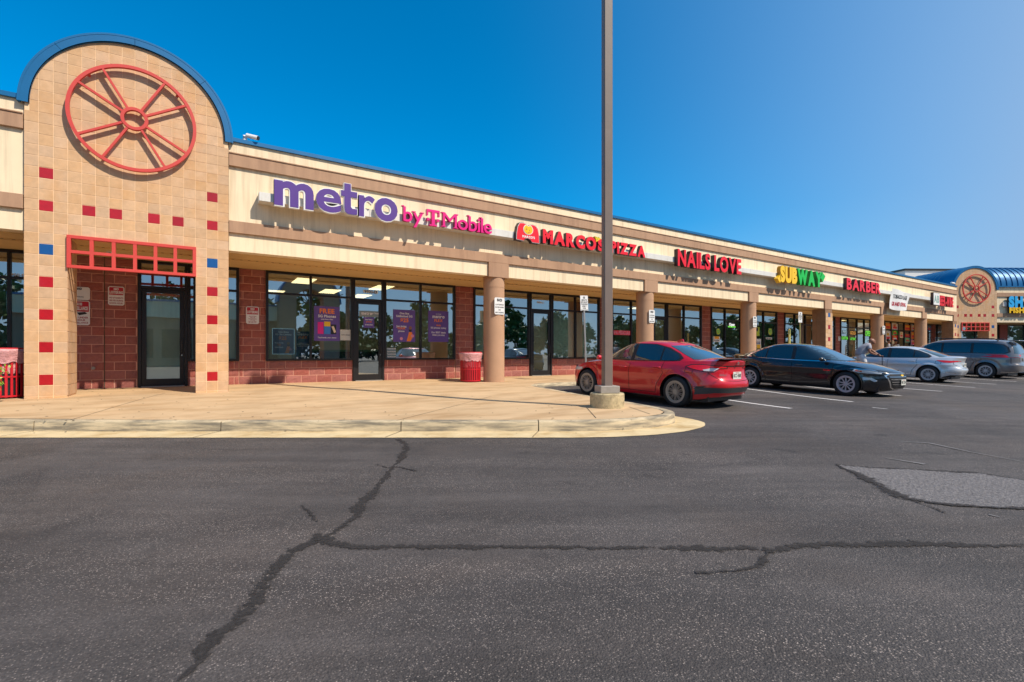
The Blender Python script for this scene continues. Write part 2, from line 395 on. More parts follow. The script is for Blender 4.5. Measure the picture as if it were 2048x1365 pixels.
# ---------------------------------------------------------------- mesh helpers
COL = scene.collection
def link(o, parent=None):
    COL.objects.link(o)
    if parent is not None:
        o.parent = parent
    return o
def props(o, label=None, cat=None, group=None, kind=None):
    if label: o['label'] = label
    if cat: o['category'] = cat
    if group: o['group'] = group
    if kind: o['kind'] = kind
    return o
def empty(name, loc=(0, 0, 0), rz=0, label=None, cat=None, group=None, kind=None):
    o = bpy.data.objects.new(name, None)
    o.location = loc
    o.rotation_euler = (0, 0, rz)
    o.empty_display_size = 0.2
    link(o)
    return props(o, label, cat, group, kind)
class MB:
    def __init__(s):
        s.v, s.f, s.m, s.slots = [], [], [], []
    def slot(s, m):
        if m not in s.slots: s.slots.append(m)
        return s.slots.index(m)
    def add(s, vs_, fs_, m):
        k = len(s.v); mi = s.slot(m)
        s.v.extend(tuple(v) for v in vs_)
        for f in fs_:
            s.f.append(tuple(k + i for i in f)); s.m.append(mi)
        return s
    def box(s, x0, x1, y0, y1, z0, z1, m):
        vs_ = [(x, y, z) for z in (z0, z1) for y in (y0, y1) for x in (x0, x1)]
        return s.add(vs_, [(0, 2, 3, 1), (4, 5, 7, 6), (0, 1, 5, 4), (2, 6, 7, 3), (0, 4, 6, 2), (1, 3, 7, 5)], m)
    def prism(s, pts, y0, y1, m):
        """polygon in xz extruded along y (y0 = front, towards -y)"""
        n = len(pts)
        a = sum(pts[i][0] * pts[(i + 1) % n][1] - pts[(i + 1) % n][0] * pts[i][1] for i in range(n))
        if a < 0: pts = pts[::-1]
        vs_ = [(p[0], y0, p[1]) for p in pts] + [(p[0], y1, p[1]) for p in pts]
        fs = [tuple(range(n)), tuple(range(2 * n - 1, n - 1, -1))]
        fs += [(i, n + i, n + (i + 1) % n, (i + 1) % n) for i in range(n)]
        return s.add(vs_, fs, m)
    def cyl(s, c, r0, r1, z0, z1, m, n=24, caps=True):
        vs_ = []
        for z, r in ((z0, r0), (z1, r1)):
            for i in range(n):
                a = 2 * PI * i / n
                vs_.append((c[0] + r * math.cos(a), c[1] + r * math.sin(a), z))
        fs = [(i, (i + 1) % n, n + (i + 1) % n, n + i) for i in range(n)]
        if caps: fs += [tuple(range(n - 1, -1, -1)), tuple(range(n, 2 * n))]
        return s.add(vs_, fs, m)
    def tube(s, pts, r, m, n=8, caps=True):
        pts = [Vector(p) for p in pts]
        rs = r if isinstance(r, (list, tuple)) else [r] * len(pts)
        vs_, fs = [], []
        prev = None
        for i, p in enumerate(pts):
            d = (pts[min(i + 1, len(pts) - 1)] - pts[max(i - 1, 0)]).normalized()
            ref = Vector((0, 0, 1)) if abs(d.z) < 0.9 else Vector((1, 0, 0))
            a = d.cross(ref).normalized(); b = d.cross(a).normalized()
            for k in range(n):
                t = 2 * PI * k / n
                vs_.append(p + (a * math.cos(t) + b * math.sin(t)) * rs[i])
        for i in range(len(pts) - 1):
            for k in range(n):
                fs.append((i * n + k, i * n + (k + 1) % n, (i + 1) * n + (k + 1) % n, (i + 1) * n + k))
        if caps: fs += [tuple(range(n - 1, -1, -1)), tuple((len(pts) - 1) * n + k for k in range(n))]
        return s.add(vs_, fs, m)
    def ring(s, cx, cz, r0, r1, y0, y1, m, a0=0.0, a1=2 * PI, n=64):
        """annulus in xz extruded in y"""
        full = abs(a1 - a0 - 2 * PI) < 1e-6
        vs_, fs = [], []
        k = n if full else n + 1
        for i in range(k):
            a = a0 + (a1 - a0) * i / n
            ca, sa = math.cos(a), math.sin(a)
            for (r, y) in ((r0, y0), (r1, y0), (r1, y1), (r0, y1)):
                vs_.append((cx + r * ca, y, cz + r * sa))
        for i in range(n):
            j = (i + 1) % k
            for q in range(4):
                fs.append((i * 4 + q, i * 4 + (q + 1) % 4, j * 4 + (q + 1) % 4, j * 4 + q))
        if not full: fs += [(3, 2, 1, 0), tuple((k - 1) * 4 + q for q in range(4))]
        return s.add(vs_, fs, m)
    def build(s, name, parent=None, smooth=False, bevel=0.0, recalc=False, autosmooth=None, label=None):
        me = bpy.data.meshes.new(name)
        me.from_pydata(s.v, [], s.f)
        for m in s.slots: me.materials.append(m)
        me.polygons.foreach_set('material_index', s.m)
        if recalc or bevel or autosmooth:
            bm = bmesh.new(); bm.from_mesh(me)
            bmesh.ops.recalc_face_normals(bm, faces=bm.faces)
            if autosmooth:
                for e in bm.edges:
                    e.smooth = len(e.link_faces) == 2 and e.calc_face_angle(0) < autosmooth
                for f in bm.faces: f.smooth = True
            if bevel:
                bmesh.ops.bevel(bm, geom=[e for e in bm.edges if e.calc_face_angle(0) > 0.5], offset=bevel, segments=1, affect='EDGES')
            bm.to_mesh(me); bm.free()
        if smooth:
            me.polygons.foreach_set('use_smooth', [True] * len(me.polygons))
        me.update()
        o = bpy.data.objects.new(name, me)
        link(o, parent)
        if label: o['label'] = label
        return o
def sheet(name, pts, zf, m, spacing=0.5, kind='structure', parent=None):
    """flat polygon (xy) triangulated with inner points, height from zf"""
    xs = [p[0] for p in pts]; ys = [p[1] for p in pts]
    n0 = len(pts)
    vv = [Vector(p) for p in pts]
    x = min(xs) + spacing / 2
    while x < max(xs):
        y = min(ys) + spacing / 2
        while y < max(ys):
            vv.append(Vector((x, y)))
            y += spacing
        x += spacing
    ed = [(i, (i + 1) % n0) for i in range(n0)]
    v2, e2, f2, *_ = delaunay_2d_cdt(vv, ed, [list(range(n0))], 1, 1e-5)
    b = MB()
    b.add([(v.x, v.y, zf(v.x, v.y)) for v in v2], [tuple(f) for f in f2], m)
    me_o = b.build(name, parent)
    me = me_o.data
    for p in me.polygons[:1]:
        if p.normal.z < 0: me.flip_normals()
    used = set(i for f in f2 for i in f)
    bm = bmesh.new(); bm.from_mesh(me)
    bmesh.ops.delete(bm, geom=[v for v in bm.verts if not v.link_faces], context='VERTS')
    bmesh.ops.recalc_face_normals(bm, faces=bm.faces)
    if sum(f.normal.z for f in bm.faces) < 0:
        bmesh.ops.reverse_faces(bm, faces=bm.faces)
    bm.to_mesh(me); bm.free()
    if kind: me_o['kind'] = kind
    return me_o

# ---- text
_tc = {}
def char_mesh(ch, bold=0.0, ext=0.0):
    key = (ch, bold, ext)
    if key in _tc: return _tc[key]
    cu = bpy.data.curves.new('t', 'FONT')
    cu.body = ch; cu.size = 1.0; cu.offset = bold; cu.extrude = ext; cu.resolution_u = 4
    o = bpy.data.objects.new('t', cu)
    me = bpy.data.meshes.new_from_object(o)
    vv = [tuple(v.co) for v in me.vertices]
    ff = [tuple(p.vertices) for p in me.polygons]
    nz = [p.normal.z for p in me.polygons]
    bpy.data.meshes.remove(me); bpy.data.objects.remove(o); bpy.data.curves.remove(cu)
    _tc[key] = (vv, ff, nz)
    return _tc[key]
H_CAP = max(v[1] for v in char_mesh('H')[0])
def layout(text, width, cap, bold=0.0, ext=0.0, gap=0.07, fit=True):
    """list of (char, verts2, faces, nz); verts scaled into [0,width] x cap-height"""
    x = 0; out = []
    for ch in text:
        if ch == ' ':
            x += 0.30; continue
        v, f, nz = char_mesh(ch, bold, ext)
        if not v: continue
        a = min(p[0] for p in v); b = max(p[0] for p in v)
        out.append((ch, x - a, v, f, nz)); x += b - a + gap
    x -= gap
    sy = cap / H_CAP
    sx = width / x if (fit or x * sy > width) else sy
    tw = x * sx
    return [(ch, [((p[0] + ox) * sx, p[1] * sy, p[2]) for p in v], f, nz) for ch, ox, v, f, nz in out], tw
def flat_text(mb, text, cx, z0, cap, width, y, m, bold=0.02, slant=0.0, rot=0.0):
    """flat print facing -y, centred on cx, baseline z0"""
    ch, tw = layout(text, width, cap, bold, 0.0, fit=False)
    cr, sr = math.cos(rot), math.sin(rot)
    for c, v, f, nz in ch:
        pts = []
        for p in v:
            px_, pz_ = p[0] - tw / 2 + slant * p[1], p[1]
            pts.append((cx + px_ * cr - pz_ * sr, y, z0 + px_ * sr + pz_ * cr))
        mb.add(pts, f, m)
def channel_word(parent, text, x0, x1, zb, cap, yf, depth, face, ret, bold=0.03, halo=None, gap=0.07, slope=0.0, name='letter', serif=False, colours=None):
    ch, tw = layout(text, x1 - x0, cap, bold, 0.5, gap)
    hv = None
    if halo:
        hv, _ = layout(text, x1 - x0, cap, bold + 0.02, 0.5, gap - 0.04 if gap > 0.05 else gap)
    for i, (c, v, f, nz) in enumerate(ch):
        fc, rc = (face, ret)
        if colours: fc, rc = colours(i)
        b = MB()
        pts = [(x0 + p[0], yf + depth * (0.5 - p[2]), zb + p[1]) for p in v]
        front = [ff for ff, n in zip(f, nz) if n > 0.5]
        rest = [ff for ff, n in zip(f, nz) if n <= 0.5]
        b.add(pts, front, fc)
        b.add(pts, rest, rc)
        if halo:
            # pale trim cap round the face
            hx = [q for q in hv[i][1]]
            cxh = (min(p[0] for p in hx) + max(p[0] for p in hx)) / 2
            cxl = (min(p[0] for p in v) + max(p[0] for p in v)) / 2
            b.add([(x0 + p[0] + cxl - cxh, yf + 0.006 + (depth - 0.02) * (0.5 - p[2]), zb + p[1]) for p in hx], hv[i][2], halo)
        if serif:
            xa, xb = min(p[0] for p in v), max(p[0] for p in v)
            sw = cap * 0.17; sh = cap * 0.06
            def slab(xc, z, w=1.0):
                b.box(x0 + xc - sw * w, x0 + xc + sw * w, yf - 0.001, yf + depth - 0.01, zb + z, zb + z + sh, fc)
            st = cap * 0.08
            if c == 'M': slab(xa + st, 0); slab(xb - st, 0); slab(xa + st - 0.02, cap - sh, .8); slab(xb - st + 0.02, cap - sh, .8)
            if c in 'li': slab((xa + xb) / 2, 0)
            if c == 'l': slab(xa - 0.01, cap * 1.02, .5)
            if c == 'b': slab(xa - 0.01, cap * 1.02, .5)
            if c == 'y': slab(xa + 0.02, cap * .72, .8); slab(xb - 0.02, cap * .72, .8)
        b.build(name, parent)

# ================================================================ GROUND
b = MB()
b.add([(-900, -900, -0.03), (900, -900, -0.03), (900, 900, -0.03), (-900, 900, -0.03)], [(0, 1, 2, 3)], ASPH)
props(b.build('ground'), kind='structure')
b = MB()
xs = np.arange(-30, 70.1, 1.0); ys = np.arange(-25, 20.1, 0.75)
vv = [(x, y, g(x, y)) for y in ys for x in xs]
nx = len(xs)
b.add(vv, [(j * nx + i, j * nx + i + 1, (j + 1) * nx + i + 1, (j + 1) * nx + i) for j in range(len(ys) - 1) for i in range(nx - 1)], ASPH)
props(b.build('parking_lot', smooth=True), 'dark worn asphalt car park with sealed cracks', kind='structure')

# kerb path: world xy of the upper outer edge
PATH = [(-12.0, 10.9), (-6.5, 10.8)] + [cw(*p) for p in ((-9.3, 6.75), (-8.2, 6.62), (-7.0, 6.6), (-4, 6.6), (-1, 6.6), (0.97, 6.6), (1.6, 6.74), (2.03, 6.96), (2.38, 7.27), (2.54, 7.6),
        (2.58, 7.95), (2.52, 8.21), (2.38, 8.73), (2.13, 9.48), (1.65, 10.73), (0.95, 12.4))] + [(7.62, 10.8), (7.85, 11.15), (8.5, 11.3), (20, 11.3), (46.5, 11.3)]
def resample(P, d=0.12):
    out = [Vector(P[0])]
    for a, c in zip(P, P[1:]):
        a, c = Vector(a), Vector(c); L = (c - a).length; n = max(1, int(L / d))
        for i in range(1, n + 1): out.append(a.lerp(c, i / n))
    # smooth
    for _ in range(6):
        out = [out[0]] + [(out[i - 1] + out[i] * 2 + out[i + 1]) / 4 for i in range(1, len(out) - 1)] + [out[-1]]
    return out
KP = resample(PATH)
KN = []
for i in range(len(KP)):
    t = (KP[min(i + 1, len(KP) - 1)] - KP[max(i - 1, 0)]).normalized()
    KN.append(Vector((t.y, -t.x)))          # outwards (to the right of travel)
cum = [0.0]
for a, c in zip(KP, KP[1:]): cum.append(cum[-1] + (c - a).length)
def near_i(p):
    return min(range(len(KP)), key=lambda i: (KP[i] - Vector(p)).length)
i_tip = near_i(cw(2.54, 7.6)); i_end = near_i(cw(2.40, 8.8))
kerb = empty('kerb', kind='structure')
gut = []
def gut_w(i):
    if i <= i_tip: return 0.42
    return 0.42 * max(0.0, 1 - (i - i_tip) / max(1, (i_end - i_tip)))
joints = [near_i(gp(x, 846, 0.15)) for x in (50, 432, 793, 1077)] + [near_i(cw(2.5, 7.75))]
joints = sorted(set([0] + [near_i((-7, 10.8))] + joints))
last = joints[-1]
k = last
while cum[k] < cum[-1] - 1.5:
    nxt = min(range(len(cum)), key=lambda q: abs(cum[q] - cum[k] - 1.55))
    if nxt <= k: break
    joints.append(nxt); k = nxt
joints.append(len(KP) - 1)
PROF = [(-0.155, -0.30), (-0.155, 0.0), (-0.03, 0.0), (-0.008, -0.006), (0.0, -0.022), (0.012, None)]
for a, c in zip(joints, joints[1:]):
    b = MB(); vs_, fs = [], []
    n = c - a + 1
    for i in range(a, c + 1):
        p, nn = KP[i], KN[i]
        t = (KP[min(i + 1, len(KP) - 1)] - KP[max(i - 1, 0)]).normalized()
        if i == a: p = p + t * 0.007
        if i == c: p = p - t * 0.007
        top = zs(p.x, p.y)
        for (o_, dz) in PROF:
            q = p + nn * o_
            z = (g(q.x, q.y) - 0.05) if dz is None else top + dz
            vs_.append((q.x, q.y, z))
    m_ = len(PROF)
    for i in range(n - 1):
        for q in range(m_ - 1):
            fs.append((i * m_ + q, i * m_ + q + 1, (i + 1) * m_ + q + 1, (i + 1) * m_ + q))
    fs += [tuple(range(m_ - 1, -1, -1)), tuple((n - 1) * m_ + q for q in range(m_))]
    b.add(vs_, fs, KERB)
    b.build('kerb_section', kerb, autosmooth=R(50))
# dark bed behind the kerb joints
b = MB(); vs_, fs = [], []
for i in range(len(KP)):
    p, nn = KP[i], KN[i]; top = zs(p.x, p.y) - 0.012
    for o_, z in ((-0.17, top), (-0.006, top), (0.0, g(p.x, p.y) - 0.05)):
        q = p + nn * o_; vs_.append((q.x, q.y, z))
fs = [(i * 3 + q, i * 3 + q + 1, i * 3 + q + 4, i * 3 + q + 3) for i in range(len(KP) - 1) for q in range(2)]
b.add(vs_, fs, JOINT); b.build('kerb_bed', kerb)
# gutter pan
b = MB(); vs_, fs = [], []
for i in range(0, i_end + 1):
    p, nn = KP[i], KN[i]; w = gut_w(i)
    for o_, h in ((0.0, 0.016), (w * 0.5 + 0.006, 0.011), (w + 0.012, 0.006)):
        q = p + nn * o_
        wob = 0.006 * math.sin(i * 1.7) * (o_ > 0.1)
        q = q + nn * wob
        vs_.append((q.x, q.y, g(q.x, q.y) + h))
fs = [(i * 3 + q, i * 3 + q + 1, i * 3 + q + 4, i * 3 + q + 3) for i in range(i_end) for q in range(2)]
b.add(vs_, fs, GUTTER)
go = b.build('gutter'); go['kind'] = 'structure'
bm = bmesh.new(); bm.from_mesh(go.data); bmesh.ops.recalc_face_normals(bm, faces=bm.faces)
if sum(f.normal.z for f in bm.faces) < 0: bmesh.ops.reverse_faces(bm, faces=bm.faces)
bm.to_mesh(go.data); bm.free()
# joints in the gutter
b = MB()
for i in joints[1:6]:
    p, nn = KP[i], KN[i]; t = Vector((-nn.y, nn.x))
    e = p + nn * (gut_w(i) + 0.0) - t * 0.10
    for dd in (0.005,):
        d = (e - p).normalized(); w = Vector((-d.y, d.x)) * dd
        b.add([(p.x - w.x, p.y - w.y, 0.021), (p.x + w.x, p.y + w.y, 0.021), (e.x + w.x, e.y + w.y, 0.011), (e.x - w.x, e.y - w.y, 0.011)], [(0, 1, 2, 3)], JOINT)
props(b.build('gutter_joint'), kind='structure')
# sidewalk
inner = [KP[i] - KN[i] * 0.162 for i in range(0, len(KP), 3)]
pts = [(p.x, p.y) for p in inner] + [(46.5, 14.9), (-12.0, 14.9)]
sheet('sidewalk', pts, zs, CONC, 0.45)
def strip(b, pts, w, m, zf, off=0.004, wob=0.0):
    """ribbon along pts (xy) of width w (number or list)"""
    P = [Vector(p) for p in pts]
    ws = w if isinstance(w, (list, tuple)) else [w] * len(P)
    out = []; W = []
    for k in range(len(P) - 1):
        n = max(1, int((P[k + 1] - P[k]).length / 0.05))
        for i in range(n):
            out.append(P[k].lerp(P[k + 1], i / n)); W.append(ws[k] + (ws[k + 1] - ws[k]) * i / n)
    out.append(P[-1]); W.append(ws[-1])
    vs_ = []
    jl = [0] * len(out)
    if wob:
        jx = 0
        for i in range(len(out)):
            jx = jx * 0.8 + random.uniform(-1, 1) * wob; jl[i] = jx
    for i, p in enumerate(out):
        t = (out[min(i + 1, len(out) - 1)] - out[max(i - 1, 0)]).normalized(); n = Vector((-t.y, t.x))
        c = p + n * jl[i]
        wa = W[i] / 2 * (1 + (random.uniform(-.2, .3) if wob else 0)); wb = W[i] / 2 * (1 + (random.uniform(-.2, .3) if wob else 0))
        for q in (c + n * wa, c, c - n * wb): vs_.append((q.x, q.y, zf(q.x, q.y) + off))
    b.add(vs_, [(3 * i + q, 3 * i + q + 1, 3 * i + q + 4, 3 * i + q + 3) for i in range(len(out) - 1) for q in (0, 1)], m)
    b.edge = getattr(b, 'edge', []) + [0.0, 1.0, 0.0] * len(out)
def build_strip(b, name, kind='structure'):
    o = b.build(name)
    at = o.data.attributes.new('edge', 'FLOAT', 'POINT')
    at.data.foreach_set('value', b.edge)
    o['kind'] = kind
    return o
b = MB()
for a, c in (((1172, 812), (1192, 836)), ((1258, 812), (1300, 828)), ((1045, 776), (1180, 792))):
    strip(b, [gp(*a, 0.17), gp(*c, 0.155)], 0.012, JOINT, zs, 0.003)
strip(b, [(-2.6, 12.3), (8, 12.0)], 0.010, JOINT, zs, 0.003)
for pq in ((140, 430), (430, 700), (793, 905)):
    strip(b, [gp(pq[0] + 190, 790, 0.19), gp(pq[0], 841, 0.155)], 0.009, JOINT, zs, 0.003) if pq[0] != 430 else None
for x in (9.9, 13.0, 16.0, 19.0, 22.1, 25.2):
    strip(b, [(x, 11.5), (x, 14.6)], 0.010, JOINT, zs, 0.003)
props(b.build('sidewalk_joint'), kind='structure')
# leaves / litter flecks on the walk
b = MB()
for _ in range(110):
    px_, py_ = random.uniform(40, 1300), random.uniform(785, 870)
    X, Y = gp(px_, py_, 0.16 if py_ < 842 else 0.02); z = (zs(X, Y) if py_ < 842 else 0.018) + 0.004
    r = random.uniform(0.008, 0.02); a = random.random() * 6
    b.add([(X + r * math.cos(a + q) * (1 if q % 2 else .5), Y + r * math.sin(a + q), z + (q % 2) * 0.004) for q in (0, 1.5, 3.1, 4.6)], [(0, 1, 2, 3)], JOINT)
lf = b.build('leaf_litter')
b = MB()
for _ in range(90):
    px_, py_ = random.uniform(30, 1330), random.uniform(778, 840)
    X, Y = gp(px_, py_, 0.17); r = random.uniform(0.010, 0.024); z = zs(X, Y) + 0.0035
    b.add([(X + r * math.cos(q * PI / 4) * random.uniform(.7, 1.1), Y + r * math.sin(q * PI / 4) * random.uniform(.7, 1.1), z) for q in range(8)], [tuple(range(8))], GUM)
props(b.build('gum_spots'), 'small dark flattened gum spots scattered over the tan walk', 'gum spots', kind='stuff'); props(lf, 'tiny dry leaf bits scattered on the pale walk and kerb', 'leaf litter', kind='stuff')

# cracks and patch
crk = MB(); crk_n = 0
def crack(px_pts, w):
    global crk_n
    crk_n += 1
    w = [max(q, .028) * (1.9 if crk_n == 2 else 1.55) for q in w]
    strip(crk, [gp(*p) for p in px_pts], w, SEAL, g, 0.003 + 0.0007 * crk_n, wob=0.012)
crack([(795, 879), (810, 888), (806, 915), (790, 930), (776, 948), (765, 965), (745, 985), (725, 1010), (712, 1035), (690, 1052), (665, 1068), (640, 1078), (600, 1100), (570, 1120), (548, 1145), (540, 1165), (515, 1195), (480, 1235), (440, 1270), (405, 1300), (390, 1330), (350, 1365), (310, 1400)],
      [.07, .09, .08, .03, .05, .06, .07, .09, .07, .06, .045, .05, .07, .08, .09, .085, .08, .06, .055, .05, .04, .035, .03])
crack([(628, 1070), (650, 1080), (690, 1095), (760, 1097), (850, 1094), (960, 1093), (1080, 1094), (1200, 1097), (1310, 1097), (1420, 1100), (1500, 1095), (1540, 1099), (1600, 1090), (1660, 1086), (1800, 1088), (1920, 1091), (2048, 1092), (2200, 1096)],
      [.03, .06, .05, .05, .04, .05, .045, .03, .045, .06, .06, .07, .05, .06, .06, .05, .05, .04])
crack([(603, 1012), (622, 1024), (632, 1045)], [.01, .04, .05])
crack([(1535, 1100), (1528, 1112), (1516, 1126), (1495, 1137), (1465, 1144), (1425, 1147), (1390, 1146)], [.04, .04, .035, .03, .025, .02, .01])
crack([(752, 930), (775, 936), (800, 934), (835, 943)], [.02, .02, .015, .01])
crack([(1830, 1004), (1862, 1016), (1888, 1027)], [.02, .025, .01])
build_strip(crk, 'crack_sealant')
pat = [(1672, 930), (1710, 934), (1770, 938), (1840, 940), (1880, 943), (1960, 948), (2048, 962), (2300, 1000), (2300, 1040), (2048, 1020), (1960, 1016), (1880, 1010), (1820, 1000), (1770, 978), (1730, 958), (1700, 943)]
sheet('coarse_asphalt_patch', [gp(*p) for p in pat], lambda x, y: g(x, y) + 0.005, PATCH, 0.3)
b = MB()
strip(b, [gp(*p) for p in pat[:8]], [.12, .10, .08, .08, .16, .07, .07, .07], SEALB, g, 0.007, wob=0.010)
strip(b, [gp(*p) for p in pat[8:] + [pat[0]]], [.08, .08, .08, .10, .16, .2, .16, .12, .08], SEALB, g, 0.008, wob=0.010)
build_strip(b, 'patch_edge')
b = MB()
strip(b, [gp(1790, 883), gp(1860, 888), gp(1940, 905), gp(2048, 925)], [.01, .04, .02, .01], PAINTF, g, 0.006, wob=0.004)
strip(b, [gp(1770, 917), gp(1850, 930)], [.01, .05], PAINTF, g, 0.006, wob=0.006)
strip(b, [gp(1978, 1031), gp(2000, 1036)], [.02, .01], PAINTF, g, 0.006)
strip(b, [gp(1745, 816), gp(1775, 819)], [.05, .03], PAINTW, g, 0.006)
props(b.build('worn_paint_mark'), kind='structure')
# parking lines
lines = [(9.6, 5.13), (12.07, 5.12), (14.8, 5.2), (17.5, 5.2), (20.35, 5.25), (23.1, 5.4), (25.9, 5.5), (28.7, 5.5), (31.4, 5.5)]
for x, y in lines:
    b = MB(); dx = 0.20 if x < 11 else 0.28
    strip(b, [(x, y), (x + dx * 5.3, y + 5.3)], 0.10, PAINTW, g, 0.005)
    props(b.build('parking_line'), kind='structure')

# ================================================================ TOWERS
TW, TP, TZ = 3.25, 0.2032, 0.2021
ARCH_Z, ARCH_R = 5.64, 1.545
Z0T = 0.565 - TZ / 2         # reference tile boundary
def clip_circle(poly, cx, cz, r, n=48):
    """clip convex polygon with a disc (only above cz)"""
    for i in range(n + 1):
        a = PI * i / n
        nx_, nz_ = math.cos(a), math.sin(a)
        out = []
        for j in range(len(poly)):
            p, q = poly[j], poly[(j + 1) % len(poly)]
            dp = (p[0] - cx) * nx_ + (p[1] - cz) * nz_ - r
            dq = (q[0] - cx) * nx_ + (q[1] - cz) * nz_ - r
            if dp <= 0: out.append(p)
            if dp * dq < 0:
                t = dp / (dp - dq); out.append((p[0] + (q[0] - p[0]) * t, p[1] + (q[1] - p[1]) * t))
        poly = out
        if len(poly) < 3: return None
    return poly
def tower(loc, rz, near, label):
    root = empty('entrance_tower', loc, rz, label, 'entrance tower', 'arched entrance towers of the shops')
    root['kind'] = 'thing'
    cx = TW / 2
    b = MB()
    y0, y1 = 0.0045, 0.85
    op0, op1, opz = 3 * TP, 13 * TP, Z0T + 14 * TZ
    # piers and upper body with arch
    b.box(0.01, op0 - 0.012, y0, y1, -0.1, opz, MORTAR)
    b.box(op1 + 0.012, TW - 0.01, y0, y1, -0.1, opz, MORTAR)
    arc = [(cx + (TW / 2 - 0.01) * math.cos(a), ARCH_Z + (TW / 2 - 0.01) * math.sin(a)) for a in np.linspace(0, PI, 49)]
    b.prism([(0.01, opz), (TW - 0.01, opz)] + arc, y0, y1, MORTAR)
    b.build('tower_body', root, autosmooth=R(30))
    # tiles
    tm = MB(); tm.box(0.004, TP - 0.004, 0.0, 0.03, 0.004, TZ - 0.004, TILE)
    tile_me = None; acc = {}
    accents = {}
    zc = [0.565 + TZ * k_ for k_ in (0, 3, 6, 9)]
    cells = []
    kmax = int((ARCH_Z + ARCH_R - Z0T) / TZ) + 1
    for r_ in range(-2, kmax):
        for c in range(16):
            x = c * TP; z = Z0T + r_ * TZ
            if 3 <= c < 13 and z < opz - 0.05: continue
            cells.append((r_, c, x, z))
    acc_cells = {(0, 1), (3, 1), (6, 1), (9, 1), (0, 14), (3, 14), (6, 14), (9, 14), (19, 1), (19, 14)} | {(16, c) for c in (1, 4, 6, 9, 11, 14)}
    blu = {(12, 1), (12, 14)}
    if not near: acc_cells = acc_cells
    def scr(x, z):      # closeness to the camera decides which tiles are single objects
        return x + abs(z - 1.0) * 0.25
    cells.sort(key=lambda c: scr(c[2], c[3]))
    rest = MB(); nt_ = 0
    shared = {}
    for (r_, c, x, z) in cells:
        sq = [(x + 0.004, z + 0.004), (x + TP - 0.004, z + 0.004), (x + TP - 0.004, z + TZ - 0.004), (x + 0.004, z + TZ - 0.004)]
        full = True
        if z + TZ > ARCH_Z:
            d = max(math.hypot(px_ - cx, pz_ - ARCH_Z) for px_, pz_ in sq if pz_ > ARCH_Z)
            if d > ARCH_R:
                sq = clip_circle(sq, cx, ARCH_Z, ARCH_R); full = False
                if not sq: continue
        if z < -0.05: 
            continue
        key = (r_, c)
        m_ = REDT if key in acc_cells else BLUET if key in blu else TILE
        nm = 'tile' if m_ is TILE else 'accent_tile'
        if near and (nt_ < 292 or m_ is not TILE):
            if full:
                if m_ not in shared:
                    bb = MB(); bb.box(0.004, TP - 0.004, 0.0, 0.03, 0.004, TZ - 0.004, m_)
                    ob = bb.build(nm, root, bevel=0.003); shared[m_] = ob.data
                else:
                    ob = bpy.data.objects.new(nm, shared[m_]); link(ob, root)
                ob.location = (x, random.uniform(-0.0012, 0.0012), z)
            else:
                bb = MB(); bb.prism(sq, 0.0, 0.03, m_); bb.build(nm, root)
            if m_ is TILE: nt_ += 1
        elif m_ is not TILE and not near:
            bb = MB(); bb.prism(sq, -0.002, 0.03, m_); bb.build(nm, root)
        else:
            rest.prism(sq, 0.0, 0.03, TILE)
    # pier inner faces and opening soffit
    for side, xx in ((1, op0), (-1, op1)):
        for k_ in range(4):
            for r_ in range(-1, 14):
                ya, yb = 0.034 + k_ * TP, 0.034 + (k_ + 1) * TP - 0.008
                z = Z0T + r_ * TZ
                xa, xb = (xx - 0.03, xx) if side > 0 else (xx, xx + 0.03)
                rest.box(xa, xb, ya, yb, z + 0.004, z + TZ - 0.004, TILE)
    o = rest.build('tile', root); o['kind'] = 'stuff'
    b = MB(); b.box(op0, op1, 0.04, 0.84, opz - 0.02, opz + 0.001, SOFFIT); b.build('opening_ceiling', root)
    for side in (0, 1):
        x = 0.0 if side == 0 else TW - 0.012
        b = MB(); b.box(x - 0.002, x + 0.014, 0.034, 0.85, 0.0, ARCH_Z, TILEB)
        b.build('side_cladding', root)
    # coping
    for k_ in range(4):
        b = MB(); a0, a1 = PI * k_ / 4 + 0.002, PI * (k_ + 1) / 4 - 0.002
        b.ring(cx, ARCH_Z, ARCH_R, ARCH_R + 0.155, -0.045, -0.028, BLUE, a0, a1, 18)
        b.ring(cx, ARCH_Z, ARCH_R + 0.13, ARCH_R + 0.165, -0.05, 0.95, BLUE, a0, a1, 18)
        b.ring(cx, ARCH_Z, ARCH_R, ARCH_R + 0.013, -0.045, 0.02, BLUE, a0, a1, 18)
        b.build('arch_coping', root, autosmooth=R(30))
    # wheel ornament
    wh = MB(); wc = (cx, 5.70)
    wh.ring(wc[0], wc[1], 0.975, 1.034, -0.135, -0.07, REDM, n=72)
    w_o = wh.build('wheel_ornament', root, autosmooth=R(30))
    b = MB(); b.ring(wc[0], wc[1], 0.165, 0.222, -0.14, -0.066, REDM, n=40); b.build('hub', w_o, autosmooth=R(30))
    for d in (30, 60, 120, 150, 210, 240, 300, 330):
        a = R(d); b = MB()
        ca, sa = math.cos(a), math.sin(a)
        q = [(wc[0] + r_ * ca - t * sa, wc[1] + r_ * sa + t * ca) for r_, t in ((0.218, -0.020), (0.978, -0.020), (0.978, 0.020), (0.218, 0.020))]
        b.prism(q, -0.132, -0.072, REDM); b.build('spoke', w_o)
    for d in (45, 135, 225, 315):
        a = R(d); b = MB(); p = (wc[0] + 0.99 * math.cos(a), wc[1] + 0.99 * math.sin(a))
        b.box(p[0] - 0.02, p[0] + 0.02, -0.070, 0.0, p[1] - 0.02, p[1] + 0.02, REDM); b.build('bracket', w_o)
    # lattice
    lx0, lx1, lz0, lz1 = op0 - 0.012, op1 + 0.012, opz - 0.62, opz
    b = MB(); t = 0.062
